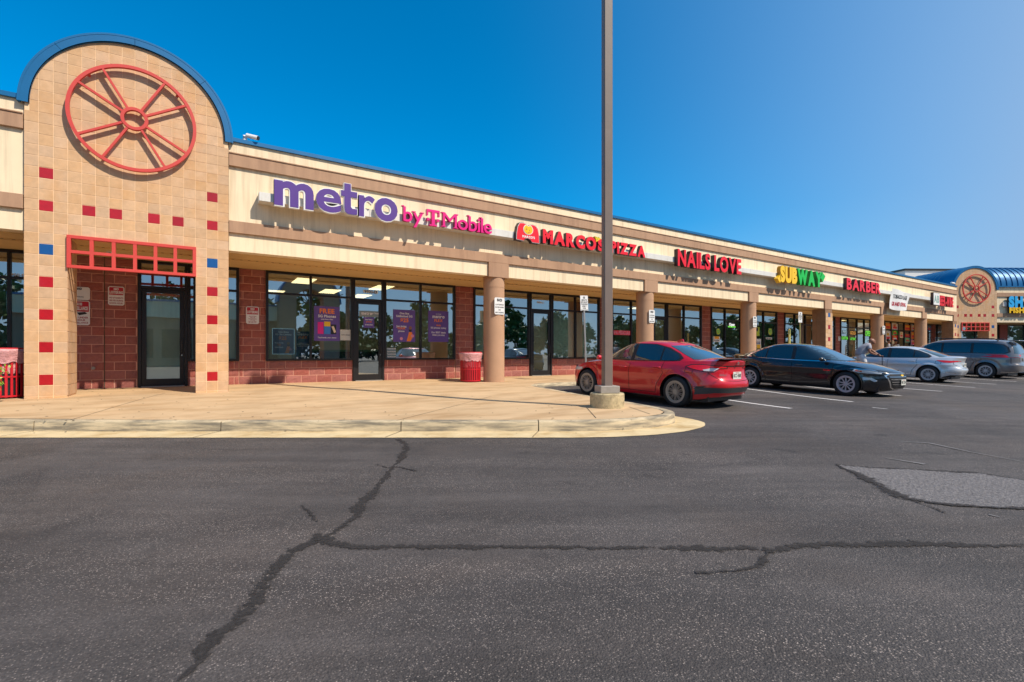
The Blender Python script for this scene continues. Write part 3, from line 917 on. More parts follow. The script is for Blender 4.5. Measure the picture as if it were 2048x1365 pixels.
    b.box(lx0, lx1, -0.055, 0.03, lz1 - t, lz1, REDM); b.box(lx0, lx1, -0.055, 0.03, lz0, lz0 + t * 0.9, REDM)
    b.box(lx0, lx0 + t, -0.055, 0.03, lz0 + t * .9, lz1 - t, REDM); b.box(lx1 - t, lx1, -0.055, 0.03, lz0 + t * .9, lz1 - t, REDM)
    lat = b.build('lattice_frame', root, bevel=0.003)
    b = MB(); zm = (lz0 + lz1) / 2; b.box(lx0 + t, lx1 - t, -0.05, 0.026, zm - 0.028, zm + 0.028, REDM); b.build('lattice_bar', lat)
    for k_ in range(1, 6):
        x = lx0 + t / 2 + (lx1 - lx0 - t) * k_ / 6
        for za, zb_ in ((lz0 + t * .9, zm - 0.028), (zm + 0.028, lz1 - t)):
            b = MB(); b.box(x - 0.03, x + 0.03, -0.05, 0.026, za, zb_, REDM); b.build('lattice_bar', lat)
    return root
tower((-2.67, 12.40, 0), 0, True, 'large near arched tower of tan tiles with red wheel ornament at left')

# ================================================================ STRIP BUILDING
YW = 14.70
YF = 12.46
XR = 44.6
bld = empty('shopping_strip', (0, 0, 0), 0, 'long low cream and brown stucco shopping strip with blue coping and red block walls', 'building')
col_px = [988.5, 1290.5, 1497.5, None, 1755, 1842]
XC = [wx(p, 12.7) if p else None for p in col_px]
PX1 = (wx(1651, 12.4), wx(1664.5, 12.4))
XC[3] = (PX1[0] + PX1[1]) / 2
XB = [wx(1303, 12.4)]
beams = [wx(p, 12.4) for p in (998, 1303, 1508, 1657, 1768, 1849.5)] + [XR - 0.4]
# fascia cream panels (upper field) and roof block
def fascia(parent, x0, x1, beamx, yf, z_soff=3.31, skipdrop=()):
    b = MB(); b.box(x0, x1, yf, yf + 0.3, 3.962, 5.158, CREAM); b.build('sign_band', parent)
    b = MB(); b.box(x0, x1, yf, yf + 0.3, 5.442, 5.70, CREAM); b.build('parapet_band', parent)
    b = MB(); b.box(x0, x1, yf - 0.065, yf + 0.3, 5.16, 5.44, BROWN)
    b.box(x0, x1, yf - 0.085, yf - 0.06, 5.425, 5.45, BROWN); b.build('upper_trim', parent, bevel=0.004)
    b = MB(); b.box(x0, x1, yf - 0.065, yf + 0.3, 3.70, 3.96, BROWN); b.build('lower_trim', parent, bevel=0.004)
    ed = [x0]
    for bx in beamx:
        hw = 0.34
        b = MB(); b.box(bx - hw, bx + hw, yf - 0.065, yf + 0.3, z_soff - 0.03, 3.698, BROWN); b.build('beam_drop', parent, bevel=0.004)
        ed += [bx - hw, bx + hw]
    ed.append(x1)
    for a, c in zip(ed[::2], ed[1::2]):
        if c - a > 0.1:
            b = MB(); b.box(a + 0.002, c - 0.002, yf, yf + 0.28, z_soff, 3.698, CREAM); b.build('fascia_panel', parent)
    x = x0
    while x < x1:
        e = min(x + 3.05, x1)
        b = MB()
        b.box(x + 0.002, e - 0.002, yf - 0.05, yf + 0.42, 5.702, 5.785, BLUE)
        b.box(e - 0.03, e, yf - 0.054, yf + 0.42, 5.70, 5.79, BLUE)
        b.build('coping_strip', parent)
        x = e
fascia(bld, 0.585, XR, beams, YF)
fascia(bld, -14.0, -2.68, [-8.5], YF)
# soffit and roof
b = MB()
b.box(-14, XR, YF + 0.28, YW + 0.02, 3.285, 3.36, SOFFIT)
b.build('soffit', bld)
b = MB()
x = -9.0
while x < 40:
    b.box(x, x + 0.05, 13.36, 13.40, 3.279, 3.284, DARKHOLE); x += 0.17
b.box(-14, XR, 13.30, 13.315, 3.272, 3.285, SOFFIT); b.box(-14, XR, 13.445, 13.46, 3.272, 3.285, SOFFIT)
o = b.build('soffit_vent', bld); o['kind'] = 'stuff'
b = MB()
b.box(-14, XR, YF + 0.3, 27, 3.42, 5.55, WBLOCK); b.build('roof', bld)
b = MB(); b.box(-14, XR, 26.7, 27, 0, 3.42, WBLOCK); b.build('rear_wall', bld)
# columns
for i, X in enumerate(XC):
    if i == 3: continue
    b = MB(); z = zs(X, 12.7)
    b.cyl((X, 12.72), 0.312, 0.312, z - 0.05, 3.285, COLM, 40)
    b.cyl((X, 12.72), 0.318, 0.318, 3.0, 3.02, COLM, 40)
    b.build('column', bld, autosmooth=R(40))
# tiled square piers
def pier(X0, X1, nm='tiled_pier'):
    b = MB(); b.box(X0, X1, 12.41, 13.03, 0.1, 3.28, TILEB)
    p = b.build(nm, bld)
    b = MB()
    n = 3; w = (X1 - X0) / n
    for r_ in range(15):
        for c in range(n):
            z = Z0T + r_ * TZ
            if c == 1 and r_ in (0, 3, 6, 9, 12): continue
            if z + TZ > 3.28: continue
            b.box(X0 + c * w + 0.004, X0 + (c + 1) * w - 0.004, 12.385, 12.409, z + 0.004, z + TZ - 0.004, TILE)
        for c in range(3):
            z = Z0T + r_ * TZ
            if z + TZ > 3.28: continue
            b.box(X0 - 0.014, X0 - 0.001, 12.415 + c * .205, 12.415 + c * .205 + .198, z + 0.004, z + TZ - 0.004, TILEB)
    o = b.build('tile', p); o['kind'] = 'stuff'
    for r_ in (0, 3, 6, 9, 12):
        b = MB(); z = Z0T + r_ * TZ; b.box(X0 + w + 0.004, X0 + 2 * w - 0.004, 12.383, 12.409, z + 0.004, z + TZ - 0.004, BLUET if r_ == 12 else REDT)
        b.build('accent_tile', p)
pier(*PX1)
pier(43.75, 44.5)

# --- block walls
bricks = []       # (x0,x1,z0,z1)
def block_wall(x0, x1, z0, z1, y=YW):
    bricks.append(('w', x0, x1, z0, z1, y))
    b = MB(); b.box(x0, x1, y + 0.0035, y + 0.2, z0, z1, GROUT); b.build('wall', bld)
    r_ = 0; z = 0.25 + 0.0
    while z < z1 - 0.02:
        zt_ = min(z + 0.2032, z1)
        off = (0.2032 if r_ % 2 else 0.0)
        k0 = math.floor((x0 - off) / 0.4064)
        x = k0 * 0.4064 + off
        while x < x1:
            a, c = max(x, x0), min(x + 0.4064, x1)
            if c - a > 0.03 and zt_ > z0 + 0.02:
                bricks.append(('b', a, c, max(z, z0), zt_, y))
            x += 0.4064
        z += 0.2032; r_ += 1
ZS_, ZH = 0.86, 3.275
def frame_box(b, x0, x1, z0, z1, y=YW, d=0.11):
    b.box(x0, x1, y - 0.055, y - 0.055 + d, z0, z1, FRAME)
panes = []
def window(px0, px1, mulls, transom=2.68, z0=ZS_, X=None, glassmat=GLASS, head=ZH, parent=None):
    """aluminium window wall between photo columns; panes are sub-parts"""
    x0, x1 = (wx(px0, YW - 0.05), wx(px1, YW - 0.05)) if X is None else X
    ms = [wx(m, YW - 0.05) for m in mulls] if X is None else mulls
    b = MB(); t = 0.055
    frame_box(b, x0, x1, head - 0.06, head); frame_box(b, x0, x1, z0, z0 + t)
    frame_box(b, x0, x0 + t * 1.1, z0 + t, head - 0.06); frame_box(b, x1 - t * 1.1, x1, z0 + t, head - 0.06)
    for m_ in ms: frame_box(b, m_ - t / 2, m_ + t / 2, z0 + t, head - 0.06)
    ed = [x0 + t * 1.1] + [v for m_ in ms for v in (m_ - t / 2, m_ + t / 2)] + [x1 - t * 1.1]
    for a, c in zip(ed[::2], ed[1::2]):
        if transom: b.box(a, c, YW - 0.052, YW + 0.05, transom - t / 2, transom + t / 2, FRAME)
    w_ = b.build('window', parent or bld)
    for a, c in zip(ed[::2], ed[1::2]):
        for za, zb_ in (((z0 + t, transom - t / 2), (transom + t / 2, head - 0.06)) if transom else ((z0 + t, head - 0.06),)):
            p = MB(); p.add([(a, YW, za), (c, YW, za), (c, YW, zb_), (a, YW, zb_)], [(0, 1, 2, 3)], glassmat)
            p.build('pane', w_)
    if z0 > 0.5: block_wall(x0, x1, 0.2, z0 - 0.002)
    return x0, x1
def door(px0, px1, X=None, handle=1, transom=2.64):
    x0, x1 = (wx(px0, YW - 0.05), wx(px1, YW - 0.05)) if X is None else X
    b = MB(); t = 0.06
    frame_box(b, x0, x0 + t, 0.24, ZH); frame_box(b, x1 - t, x1, 0.24, ZH)
    frame_box(b, x0 + t, x1 - t, ZH - 0.06, ZH); frame_box(b, x0 + t, x1 - t, transom - 0.03, transom + 0.035)
    fr = b.build('door_frame', bld)
    p = MB(); p.add([(x0 + t, YW, transom + .035), (x1 - t, YW, transom + .035), (x1 - t, YW, ZH - .06), (x0 + t, YW, ZH - .06)], [(0, 1, 2, 3)], GLASS)
    p.build('pane', fr)
    a, c = x0 + t + 0.006, x1 - t - 0.006; z0, z1 = 0.275, transom - 0.036
    b = MB(); s = 0.095; y = YW - 0.03
    b.box(a, a + s, y, y + 0.045, z0, z1, FRAME); b.box(c - s, c, y, y + 0.045, z0, z1, FRAME)
    b.box(a + s, c - s, y, y + 0.045, z0, z0 + 0.17, FRAME); b.box(a + s, c - s, y, y + 0.045, z1 - 0.09, z1, FRAME)
    d = b.build('door', bld)
    p = MB(); p.add([(a + s, YW - .01, z0 + .17), (c - s, YW - .01, z0 + .17), (c - s, YW - .01, z1 - .09), (a + s, YW - .01, z1 - .09)], [(0, 1, 2, 3)], GLASS)
    p.build('pane', d)
    hx = c - s / 2 if handle > 0 else a + s / 2
    b = MB(); b.tube([(hx, y - 0.002, 1.08), (hx, y - 0.06, 1.10), (hx, y - 0.06, 1.36), (hx, y - 0.002, 1.38)], 0.013, BLACK, 8)
    b.build('handle', d)
    b = MB(); b.cyl((hx, y - 0.004), 0.012, 0.012, 1.0, 1.03, CHROME, 10); b.build('lock', d)
    b = MB(); b.box(x0 + t, x1 - t, YW - 0.08, YW + 0.08, 0.245, 0.27, GALV); b.build('threshold', bld)
    return x0, x1
def cover(x0, x1, z0, z1, m, y=0.05):
    b = MB(); b.box(x0, x1, YW + y, YW + y + 0.01, z0, z1, m); return b.build('window_cover', bld)
XP = lambda p: wx(p, YW)
# far-left shop
window(0, 0, [-8.2, -6.9, -5.6, -4.3, wx(19, YW), -3.1], X=(-9.4, -2.65))
# recess wall, door and sidelight
block_wall(-2.65, wx(275, YW), 0.2, ZH)
b = MB(); xs_ = wx(209, YW); b.box(xs_ - 0.008, xs_ + 0.008, YW - 0.012, YW - 0.002, 0.25, ZH, JOINT); b.build('control_joint', bld)
door(276, 375)
window(375.5, 478, [389, 452])
block_wall(wx(478.5, YW), wx(531.5, YW), 0.2, ZH)
window(532, 706, [622])
door(706.5, 768.5)
window(769, 911, [842])
block_wall(wx(911.5, YW), wx(947.5, YW), 0.2, ZH)
window(948, 1060, [990])
door(1061, 1104)
window(1104.5, 1200, [1152])
block_wall(wx(1200.5, YW), wx(1224, YW), 0.2, ZH)
window(1224.5, 1305, [1263.5])
door(1306, 1334.5)
window(1335, 1404, [1369])
block_wall(wx(1404.5, YW), wx(1422.5, YW), 0.2, ZH)
window(1423, 1483, [1451]); door(1484, 1506); window(1507, 1555, [1528])
block_wall(wx(1555.3, YW), wx(1569.7, YW), 0.2, ZH)
window(1570, 1642, [1590.5, 1611.5], z0=0.30)
window(1642.5, 1671, [1660]); block_wall(wx(1671.2, YW), wx(1681.7, YW), 0.2, ZH)
window(1682, 1769.5, [1697, 1715, 1729.5, 1742], z0=0.30)
window(1770, 1853, [1783, 1797, 1809.5, 1821, 1829.5], z0=0.30)
window(1853.3, 1898, [1870], z0=0.30)
block_wall(wx(1898.2, YW), XR, 0.2, ZH)
# bricks: nearest 295 as single parts, the rest as one
bl = [q for q in bricks if q[0] == 'b']
def ssz(q):
    X = (q[1] + q[2]) / 2; return (X * ST + YW * CT)
bl = [q for q in bl if not (q[1] > -2.6 and q[2] < -2.3)]
bl.sort(key=lambda q: ssz(q) if q[1] > -2.8 else 99)
rest = MB(); bmcache = {}
for i, (_, a, c, z0, z1, y) in enumerate(bl):
    t = 0.007
    if i < 296:
        key = (round(c - a, 2), round(z1 - z0, 2), random.randrange(3))
        if key not in bmcache:
            w, h = c - a, z1 - z0
            bb = MB()
            rr = random.Random(hash(key) & 0xffff)
            nx_, nz_ = 4, 3; vs_ = []
            for j in range(nz_ + 1):
                for k_ in range(nx_ + 1):
                    ed = j in (0, nz_) or k_ in (0, nx_)
                    vs_.append((t + (w - 2 * t) * k_ / nx_, 0.0 if ed else -rr.uniform(0.002, 0.014), t + (h - 2 * t) * j / nz_))
            fs = [(j * 5 + k_, j * 5 + k_ + 1, (j + 1) * 5 + k_ + 1, (j + 1) * 5 + k_) for j in range(nz_) for k_ in range(nx_)]
            bb.add(vs_, fs, BRICK)
            x0, x1, za, zb_ = t, w - t, t, h - t
            bb.add([(x0, 0, za), (x1, 0, za), (x1, 0, zb_), (x0, 0, zb_), (x0, .02, za), (x1, .02, za), (x1, .02, zb_), (x0, .02, zb_)],
                   [(0, 4, 5, 1), (1, 5, 6, 2), (2, 6, 7, 3), (3, 7, 4, 0)], BRICK)
            ob = bb.build('brick', bld); bmcache[key] = ob.data
        else:
            ob = bpy.data.objects.new('brick', bmcache[key]); link(ob, bld)
        ob.location = (a, y + random.uniform(-0.003, 0.002), z0)
    else:
        rest.box(a + t, c - t, y, y + 0.02, z0 + t, z1 - t, BRICK)
o = rest.build('brick', bld); o['kind'] = 'stuff'
# rooms
b = MB(); b.box(-14, XR, YW + 0.2, 23, 0.15, 0.24, FLOORIN); b.build('floor', bld)
b = MB(); b.box(-14, XR, YW + 0.03, 23, 3.38, 3.41, CEILIN); b.build('ceiling', bld)
b = MB(); b.box(-14, XR, 23, 23.1, 0.2, 3.4, WALLIN); b.build('back_wall', bld)
for X in [-2.5, wx(500, YW), wx(930, YW), wx(1212, YW), wx(1413, YW), wx(1562, YW), wx(1676, YW), wx(1769.7, YW), wx(1853, YW), XR - .2, -14]:
    b = MB(); b.box(X - 0.05, X + 0.05, YW + 0.21, 23, 0.2, 3.4, WALLIN); b.build('partition_wall', bld)
for (x, y) in [(2.6, 16.3), (3.9, 18.6), (5.2, 16.6), (5.3, 19.5), (2.2, 20)] + [(wx(1690, YW) + 2 * i, 16.6) for i in range(8)] + [(14.6, 17.5), (18.6, 17.0), (22.6, 17.4)]:
    b = MB(); b.box(x, x + 0.55, y, y + 1.2, 3.362, 3.379, LIGHTP); b.build('ceiling_light', bld)
# covers in the vacant shops
cover(wx(276, YW), wx(375, YW), 0.3, 2.6, CLOSED, 0.06)
cover(wx(377, YW), wx(477, YW), 0.88, 2.62, CLOSED, 0.07)
cover(wx(949, YW), wx(1009, YW), 0.88, 2.64, CLOSED, 0.07)
cover(wx(1062, YW), wx(1103, YW), 0.3, 2.6, CLOSEDT, 0.06)
cover(wx(1105, YW), wx(1199, YW), 0.88, 2.64, CLOSED, 0.07)
# house numbers
b = MB(); flat_text(b, '9900-D', wx(741, YW), wz(741, 587, YW), 0.085, 0.5, YW - 0.012, WHITE, 0.05); b.build('house_number', bld)
b = MB()
for i in range(6): pass
flat_text(b, '9900-D', wx(741, YW) + 0.003, wz(741, 587, YW), 0.085, 0.5, YW - 0.016, BLACK, 0.0); b.build('house_number', bld)
b = MB(); flat_text(b, '9900-C', wx(1081, YW), wz(1081, 607.5, YW), 0.07, 0.42, YW - 0.012, WHITE, 0.02); b.build('house_number', bld)
b = MB(); flat_text(b, '9900-E', wx(32, YW), wz(32, 553, YW), 0.06, 0.3, YW - 0.012, WHITE, 0.02); b.build('house_number', bld)
# pipe stub low on the recess wall
b = MB(); xx = wx(187, YW); b.tube([(xx, YW - 0.002, 0.72), (xx, YW - 0.06, 0.72)], 0.035, GALV, 12); b.build('pipe_outlet', bld)

# ================================================================ FAR WING
WRZ = -R(30.5)
wing = empty('angled_wing', (*cw(31.55, 35.4), 0), WRZ, 'angled far wing of the shops with curved blue ribbed roof beside the far tower', 'building')
TWL = tower((*cw(31.55, 35.4), 0), WRZ, False, 'small distant arched tower of tan tiles at the right end of the strip')
b = MB(); b.box(3.3, 22, 0.10, 0.5, 3.96, 5.158, CREAM); b.build('sign_band', wing)
b = MB(); b.box(3.3, 22, 0.10, 0.5, 5.44, 5.86, CREAM); b.build('parapet_band', wing)
b = MB(); b.box(3.3, 22, 0.03, 0.5, 5.16, 5.438, BROWN); b.build('upper_trim', wing)
b = MB(); b.box(3.3, 22, 0.03, 0.5, 3.70, 3.958, BROWN); b.build('lower_trim', wing)
b = MB(); b.box(3.3, 22, 0.10, 0.5, 3.31, 3.698, CREAM); b.build('fascia_panel', wing)
b = MB(); b.box(-0.4, 22, 0.5, 3.0, 3.30, 3.36, SOFFIT); b.build('soffit', wing)
b = MB(); b.box(-1, 22, 3.0, 12, 0, 0.25, FLOORIN); b.box(-1, 22, 8, 8.2, 0.25, 3.4, WALLIN); b.build('floor', wing)
b = MB(); b.box(-1, 22, 0.6, 12, 3.45, 5.8, WBLOCK); b.build('roof', wing)
for a, c in ((-0.4, 0.9), (2.2, 2.9), (6.0, 6.6)):
    b = MB(); b.box(a, c, 2.4, 2.6, 0.15, 3.3, BRICK); b.build('wall', wing)
def wing_window(x0, x1, mulls, z0=0.3):
    b = MB(); y = 2.5; t = 0.06; z1 = 3.28
    b.box(x0, x1, y - .05, y + .05, z0, z0 + t, FRAME); b.box(x0, x1, y - .05, y + .05, z1 - t, z1, FRAME)
    for m_ in [x0 + t / 2, x1 - t / 2] + mulls: b.box(m_ - t / 2, m_ + t / 2, y - .05, y + .05, z0 + t, z1 - t, FRAME)
    w_ = b.build('window', wing)
    ed = [x0 + t] + [v for m_ in mulls for v in (m_ - t / 2, m_ + t / 2)] + [x1 - t]
    for a, c in zip(ed[::2], ed[1::2]):
        p = MB(); p.add([(a, y, z0 + t), (c, y, z0 + t), (c, y, z1 - t), (a, y, z1 - t)], [(0, 1, 2, 3)], GLASS); p.build('pane', w_)
wing_window(0.9, 2.2, [1.1, 1.95]); wing_window(2.9, 6.0, [4.1, 5.0]); wing_window(6.6, 14, [8, 9.4, 10.8])
# quarter-round roof of the wing with standing seams
def vault(b, x0, x1, yc, zc, r, a0, a1, m, n=16, seam=0.45):
    A = [a0 + (a1 - a0) * i / n for i in range(n + 1)]
    vs_ = [(x, yc - r * math.cos(a), zc + r * math.sin(a)) for x in (x0, x1) for a in A]
    b.add(vs_, [(i, i + 1, n + 2 + i, n + 1 + i) for i in range(n)], m)
b = MB(); vault(b, 3.28, 22, 1.55, 5.92, 1.52, 0, PI / 2, BLUER); b.box(3.28, 22, -0.02, 0.12, 5.84, 5.92, BLUE); b.build('curved_roof', wing, smooth=False, autosmooth=R(40))
x = 3.6
while x < 21.5:
    b = MB()
    A = [PI / 2 * i / 12 for i in range(13)]
    vs_ = [(x + dx, 1.55 - (1.52 + dr) * math.cos(a), 5.92 + (1.52 + dr) * math.sin(a)) for a in A for dx, dr in ((-.014, 0), (-.014, .05), (.014, .05), (.014, 0))]
    b.add(vs_, [(i * 4 + q, i * 4 + (q + 1) % 4, i * 4 + 4 + (q + 1) % 4, i * 4 + 4 + q) for i in range(12) for q in range(3)], BLUE)
    b.build('roof_seam', wing); x += 0.42
# barrel vault behind the far tower, running back
cxv = TW / 2; rv = ARCH_R + 0.14
b = MB(); n = 24
A = [PI * i / n for i in range(n + 1)]
vs_ = [(cxv + rv * math.cos(a), y, ARCH_Z + rv * math.sin(a)) for y in (0.9, 4.6) for a in A]
b.add(vs_, [(i, i + 1, n + 2 + i, n + 1 + i) for i in range(n)], BLUER)
b.add([vs_[n + 1 + i] for i in range(n + 1)], [tuple(range(n + 1))], BLUER)
b.build('barrel_roof', wing, autosmooth=R(40))
# quarter-round roof running along the end of the long strip (left of the tower)
b = MB()
for i in range(9):
    y = 0.95 + i * 0.42
    b.ring(cxv, ARCH_Z, rv - 0.01, rv + 0.04, y, y + 0.03, BLUE, 0, PI, 32)
o = b.build('roof_seam', wing); o['kind'] = 'stuff'
b = MB()
for i in range(0, 9):
    x1_ = -0.2 - i * 0.0
b.box(3.7, 12, 8.5, 14, 5.5, 8.45, WBLOCK); b.box(3.6, 12.1, 8.4, 14.1, 8.452, 8.62, TRIMK)
b.build('rear_block', wing)
# ================================================================ SIGNS
rw = empty('sign_raceway', (0, 0, 0), 0, 'long white metal raceway along the cream band behind the shop letters', 'sign raceway')
YR = 12.16
xa, xb_ = wx(518, YR), wx(1868, YR)
x = xa; k_ = 0
while x < xb_:
    e = min(x + 2.44, xb_)
    b = MB(); b.box(x + 0.003, e - 0.003, YR, YF - 0.002, 4.42, 4.615, OFFW); b.build('raceway_section', rw, bevel=0.004)
    x = e
YL = 12.04
def shop_sign(label):
    return empty('shop_sign', (0, 0, 0), 0, label, 'shop sign', 'channel letter signs on the cream fascia band')
def XL(p): return wx(p, YL)
s = shop_sign('big purple lowercase letters reading metro on the fascia by the near tower')
ch = 'metro'
for c_, pa, pb_ in (('m', 548.4, 627.5), ('e', 632, 683), ('r', 718, 750), ('o', 749.5, 795.5)):
    channel_word(s, c_, XL(pa), XL(pb_), 4.385, 0.735, YL, 0.12, PURPLE, WHITE, bold={'m': .034, 'o': .034, 'e': .02, 'r': .012}[c_], halo=WHITE)
xt, tw_ = XL(682.6), XL(714.5) - XL(682.6)
tpts = [(.20, .42), (.20, .53), (0, .53), (0, .40), (.20, .40), (.20, .14), (.26, .04), (.40, .0), (.75, -.005), (1.0, .01), (1.0, .135), (.70, .13), (.60, .17), (.60, .40), (1.0, .40), (1.0, .53), (.60, .53), (.60, .70), (.20, .70)]
tpts = tpts[1:]
b = MB(); b.prism([(xt + a * tw_, 4.385 + c * 1.02) for a, c in tpts], YL, YL + .012, PURPLE); b.build('letter', s)
def grow(pts, d):
    out = []
    n = len(pts); ar_ = sum(pts[i][0] * pts[(i + 1) % n][1] - pts[(i + 1) % n][0] * pts[i][1] for i in range(n)); sg = 1 if ar_ > 0 else -1
    for i in range(n):
        a, c, e = Vector(pts[i - 1]), Vector(pts[i]), Vector(pts[(i + 1) % n])
        n1 = (c - a).normalized(); n2 = (e - c).normalized(); m_ = Vector((n1.y + n2.y, -n1.x - n2.x)) * sg
        m_ = m_.normalized() / max(.5, math.sqrt((1 + n1.dot(n2)) / 2)); out.append((c.x + m_.x * d, c.y + m_.y * d))
    return out
b = MB(); b.prism(grow([(xt + a * tw_, 4.385 + c * 1.02) for a, c in tpts], .014), YL + .013, YL + .12, WHITE); b.build('letter_return', s)
s = shop_sign('magenta serif letters reading by T Mobile beside the purple metro letters')
channel_word(s, 'by', XL(807), XL(846), 4.42, 0.36, YL, 0.10, MAGENTA, MAGR, bold=0.012, serif=True, gap=0.04)
T = MB(); xt0, xt1 = XL(854), XL(879.5); xm = (xt0 + xt1) / 2; w = xt1 - xt0; zb = 4.40; h = 0.42
for (a, c, z0, z1) in ((0, 1, .86, 1), (.38, .62, .08, .86), (.2, .8, 0, .08), (0, .09, .62, .86), (.91, 1, .62, .86), (0.02, .2, .3, .46), (.8, .98, .3, .46)):
    T.box(xt0 + a * w, xt0 + c * w, YL, YL + .1, zb + z0 * h, zb + z1 * h - 0.001, MAGENTA)
T.build('letter', s)
channel_word(s, 'M', XL(886), XL(914), 4.42, 0.385, YL, 0.10, MAGENTA, MAGR, bold=0.0, serif=True)
channel_word(s, 'obile', XL(916), XL(984), 4.42, 0.385, YL, 0.10, MAGENTA, MAGR, bold=0.012, serif=True, gap=0.04)
# pizza shop
s = shop_sign('red letters reading MARCO\'S PIZZA with a yellow slice as apostrophe')
channel_word(s, "MARCO", XL(1086), XL(1192.5), 4.41, 0.36, YL, 0.14, REDL, DKRET, bold=0.06, halo=None)
channel_word(s, "S", XL(1196), XL(1209), 4.42, 0.33, YL, 0.14, REDL, DKRET, bold=0.06)
channel_word(s, "PIZZA", XL(1222), XL(1291), 4.42, 0.34, YL, 0.14, REDL, DKRET, bold=0.055)
b = MB(); xq = XL(1190); b.prism([(xq, 4.84), (xq + 0.26, 4.80), (xq + 0.05, 4.66)], YL - .01, YL + .12, YEL)
for dx, dz in ((.06, .13), (.14, .14), (.07, .07)): b.cyl((0, 0), 0, 0, 0, 0, GRN, 3, False) if False else b.box(xq + dx, xq + dx + .025, YL - .014, YL - .008, 4.68 + dz - .02, 4.70 + dz, GRN)
b.build('pizza_slice', s)
s = shop_sign('red rounded logo box with a yellow pizza and white writing beside the red pizza letters')
x0, x1 = XL(1032), XL(1079); w = x1 - x0; zb, h = 4.33, 0.56
outl = [(0.0, .05), (.30, .03), (.36, .15), (.5, .2), (.62, .12), (.68, .0), (1, .0), (.99, .45), (.93, .8), (.84, .93), (.72, .98), (.6, .95), (.5, .86), (.42, .95), (.28, 1.0), (.14, .97), (.06, .78), (.01, .4)]
b = MB(); b.prism([(x0 + a * w, zb + c * h) for a, c in outl], YL, YL + .14, DKRET)
b.prism([(x0 + .01 + a * (w - .02), zb + .01 + c * (h - .02)) for a, c in outl], YL - .006, YL - .001, WHITE)
b.prism([(x0 + .022 + a * (w - .044), zb + .022 + c * (h - .044)) for a, c in outl], YL - .012, YL - .007, REDL)
body = b.build('logo_box', s)
b = MB(); ell = [(x0 + w * (.5 + .21 * math.cos(a)), zb + h * (.66 + .27 * math.sin(a))) for a in np.linspace(PI * .64, PI * 2.36, 30)] + [(x0 + w * .5, zb + h * .84)]
b.prism(ell, YL - .018, YL - .013, WHITE)
b.prism([(x0 + w * .5 + (p[0] - x0 - w * .5) * .88, zb + h * .66 + (p[1] - zb - h * .66) * .88) for p in ell], YL - .023, YL - .019, YEL)
for _ in range(16):
    a, r_ = random.uniform(PI * .75, PI * 2.2), random.uniform(.3, .8)
    px_, pz_ = x0 + w * (.5 + .17 * r_ * math.cos(a)), zb + h * (.64 + .2 * r_ * math.sin(a))
    b.box(px_ - .008, px_ + .008, YL - .027, YL - .0235, pz_ - .008, pz_ + .008, random.choice([GRN, REDL, BROWN]))
b.build('pizza_emblem', body)
b = MB(); flat_text(b, "MARCO'S", x0 + w * .52, zb + h * .22, .062, w * .8, YL - .0135, WHITE, 0.05); b.build('lettering', body)
s = shop_sign('red letters reading NAILS LOVE with dark sides')
channel_word(s, 'NAILS LOVE', XL(1354), XL(1481), 4.30, 0.56, YL - .04, 0.17, REDL, DKRET, bold=0.035)
s = shop_sign('yellow and green letters with arrows reading SUBWAY')
channel_word(s, 'SUBWAY', XL(1559), XL(1643), 4.27, 0.60, YL - .04, 0.17, YEL, YELR, bold=0.07, gap=0.03,
             colours=lambda i: (YEL, YELR) if i < 3 else (GRN, GRNR))
x0 = XL(1559); b = MB(); b.prism([(x0 + .05, 4.30), (x0 + .05, 4.55), (x0 - .22, 4.34), (x0 - .02, 4.16)], YL - .04, YL + .13, YEL); b.build('arrow', s)
x0 = XL(1641); b = MB(); b.prism([(x0 - .1, 4.72), (x0 + .08, 4.95), (x0 + .38, 4.78), (x0 + .14, 4.48)], YL - .04, YL + .13, GRN); b.build('arrow', s)
s = shop_sign('red letters reading BARBER between the yellow green letters and the white banner')
channel_word(s, 'BARBER', XL(1692), XL(1760), 4.33, 0.53, YL - .04, 0.17, REDL, DKRET, bold=0.04)
s = shop_sign('red letters reading BEER-WINE with a white sign box next to the far tower')
channel_word(s, 'BEER-WINE', XL(1879), XL(1907), 4.18, 0.58, YL, 0.14, REDL, REDLR, bold=0.05)
b = MB(); x0, x1 = XL(1866), XL(1878.5); b.box(x0, x1, YL - .02, YL + .13, 4.12, 4.92, DKRET); b.box(x0 + .03, x1 - .03, YL - .026, YL - .021, 4.15, 4.89, WHITE)
lb = b.build('sign_box', s); b = MB(); flat_text(b, 'AB', (x0 + x1) / 2, 4.3, .42, (x1 - x0) * .8, YL - .03, TEAL, .03); b.build('lettering', lb)
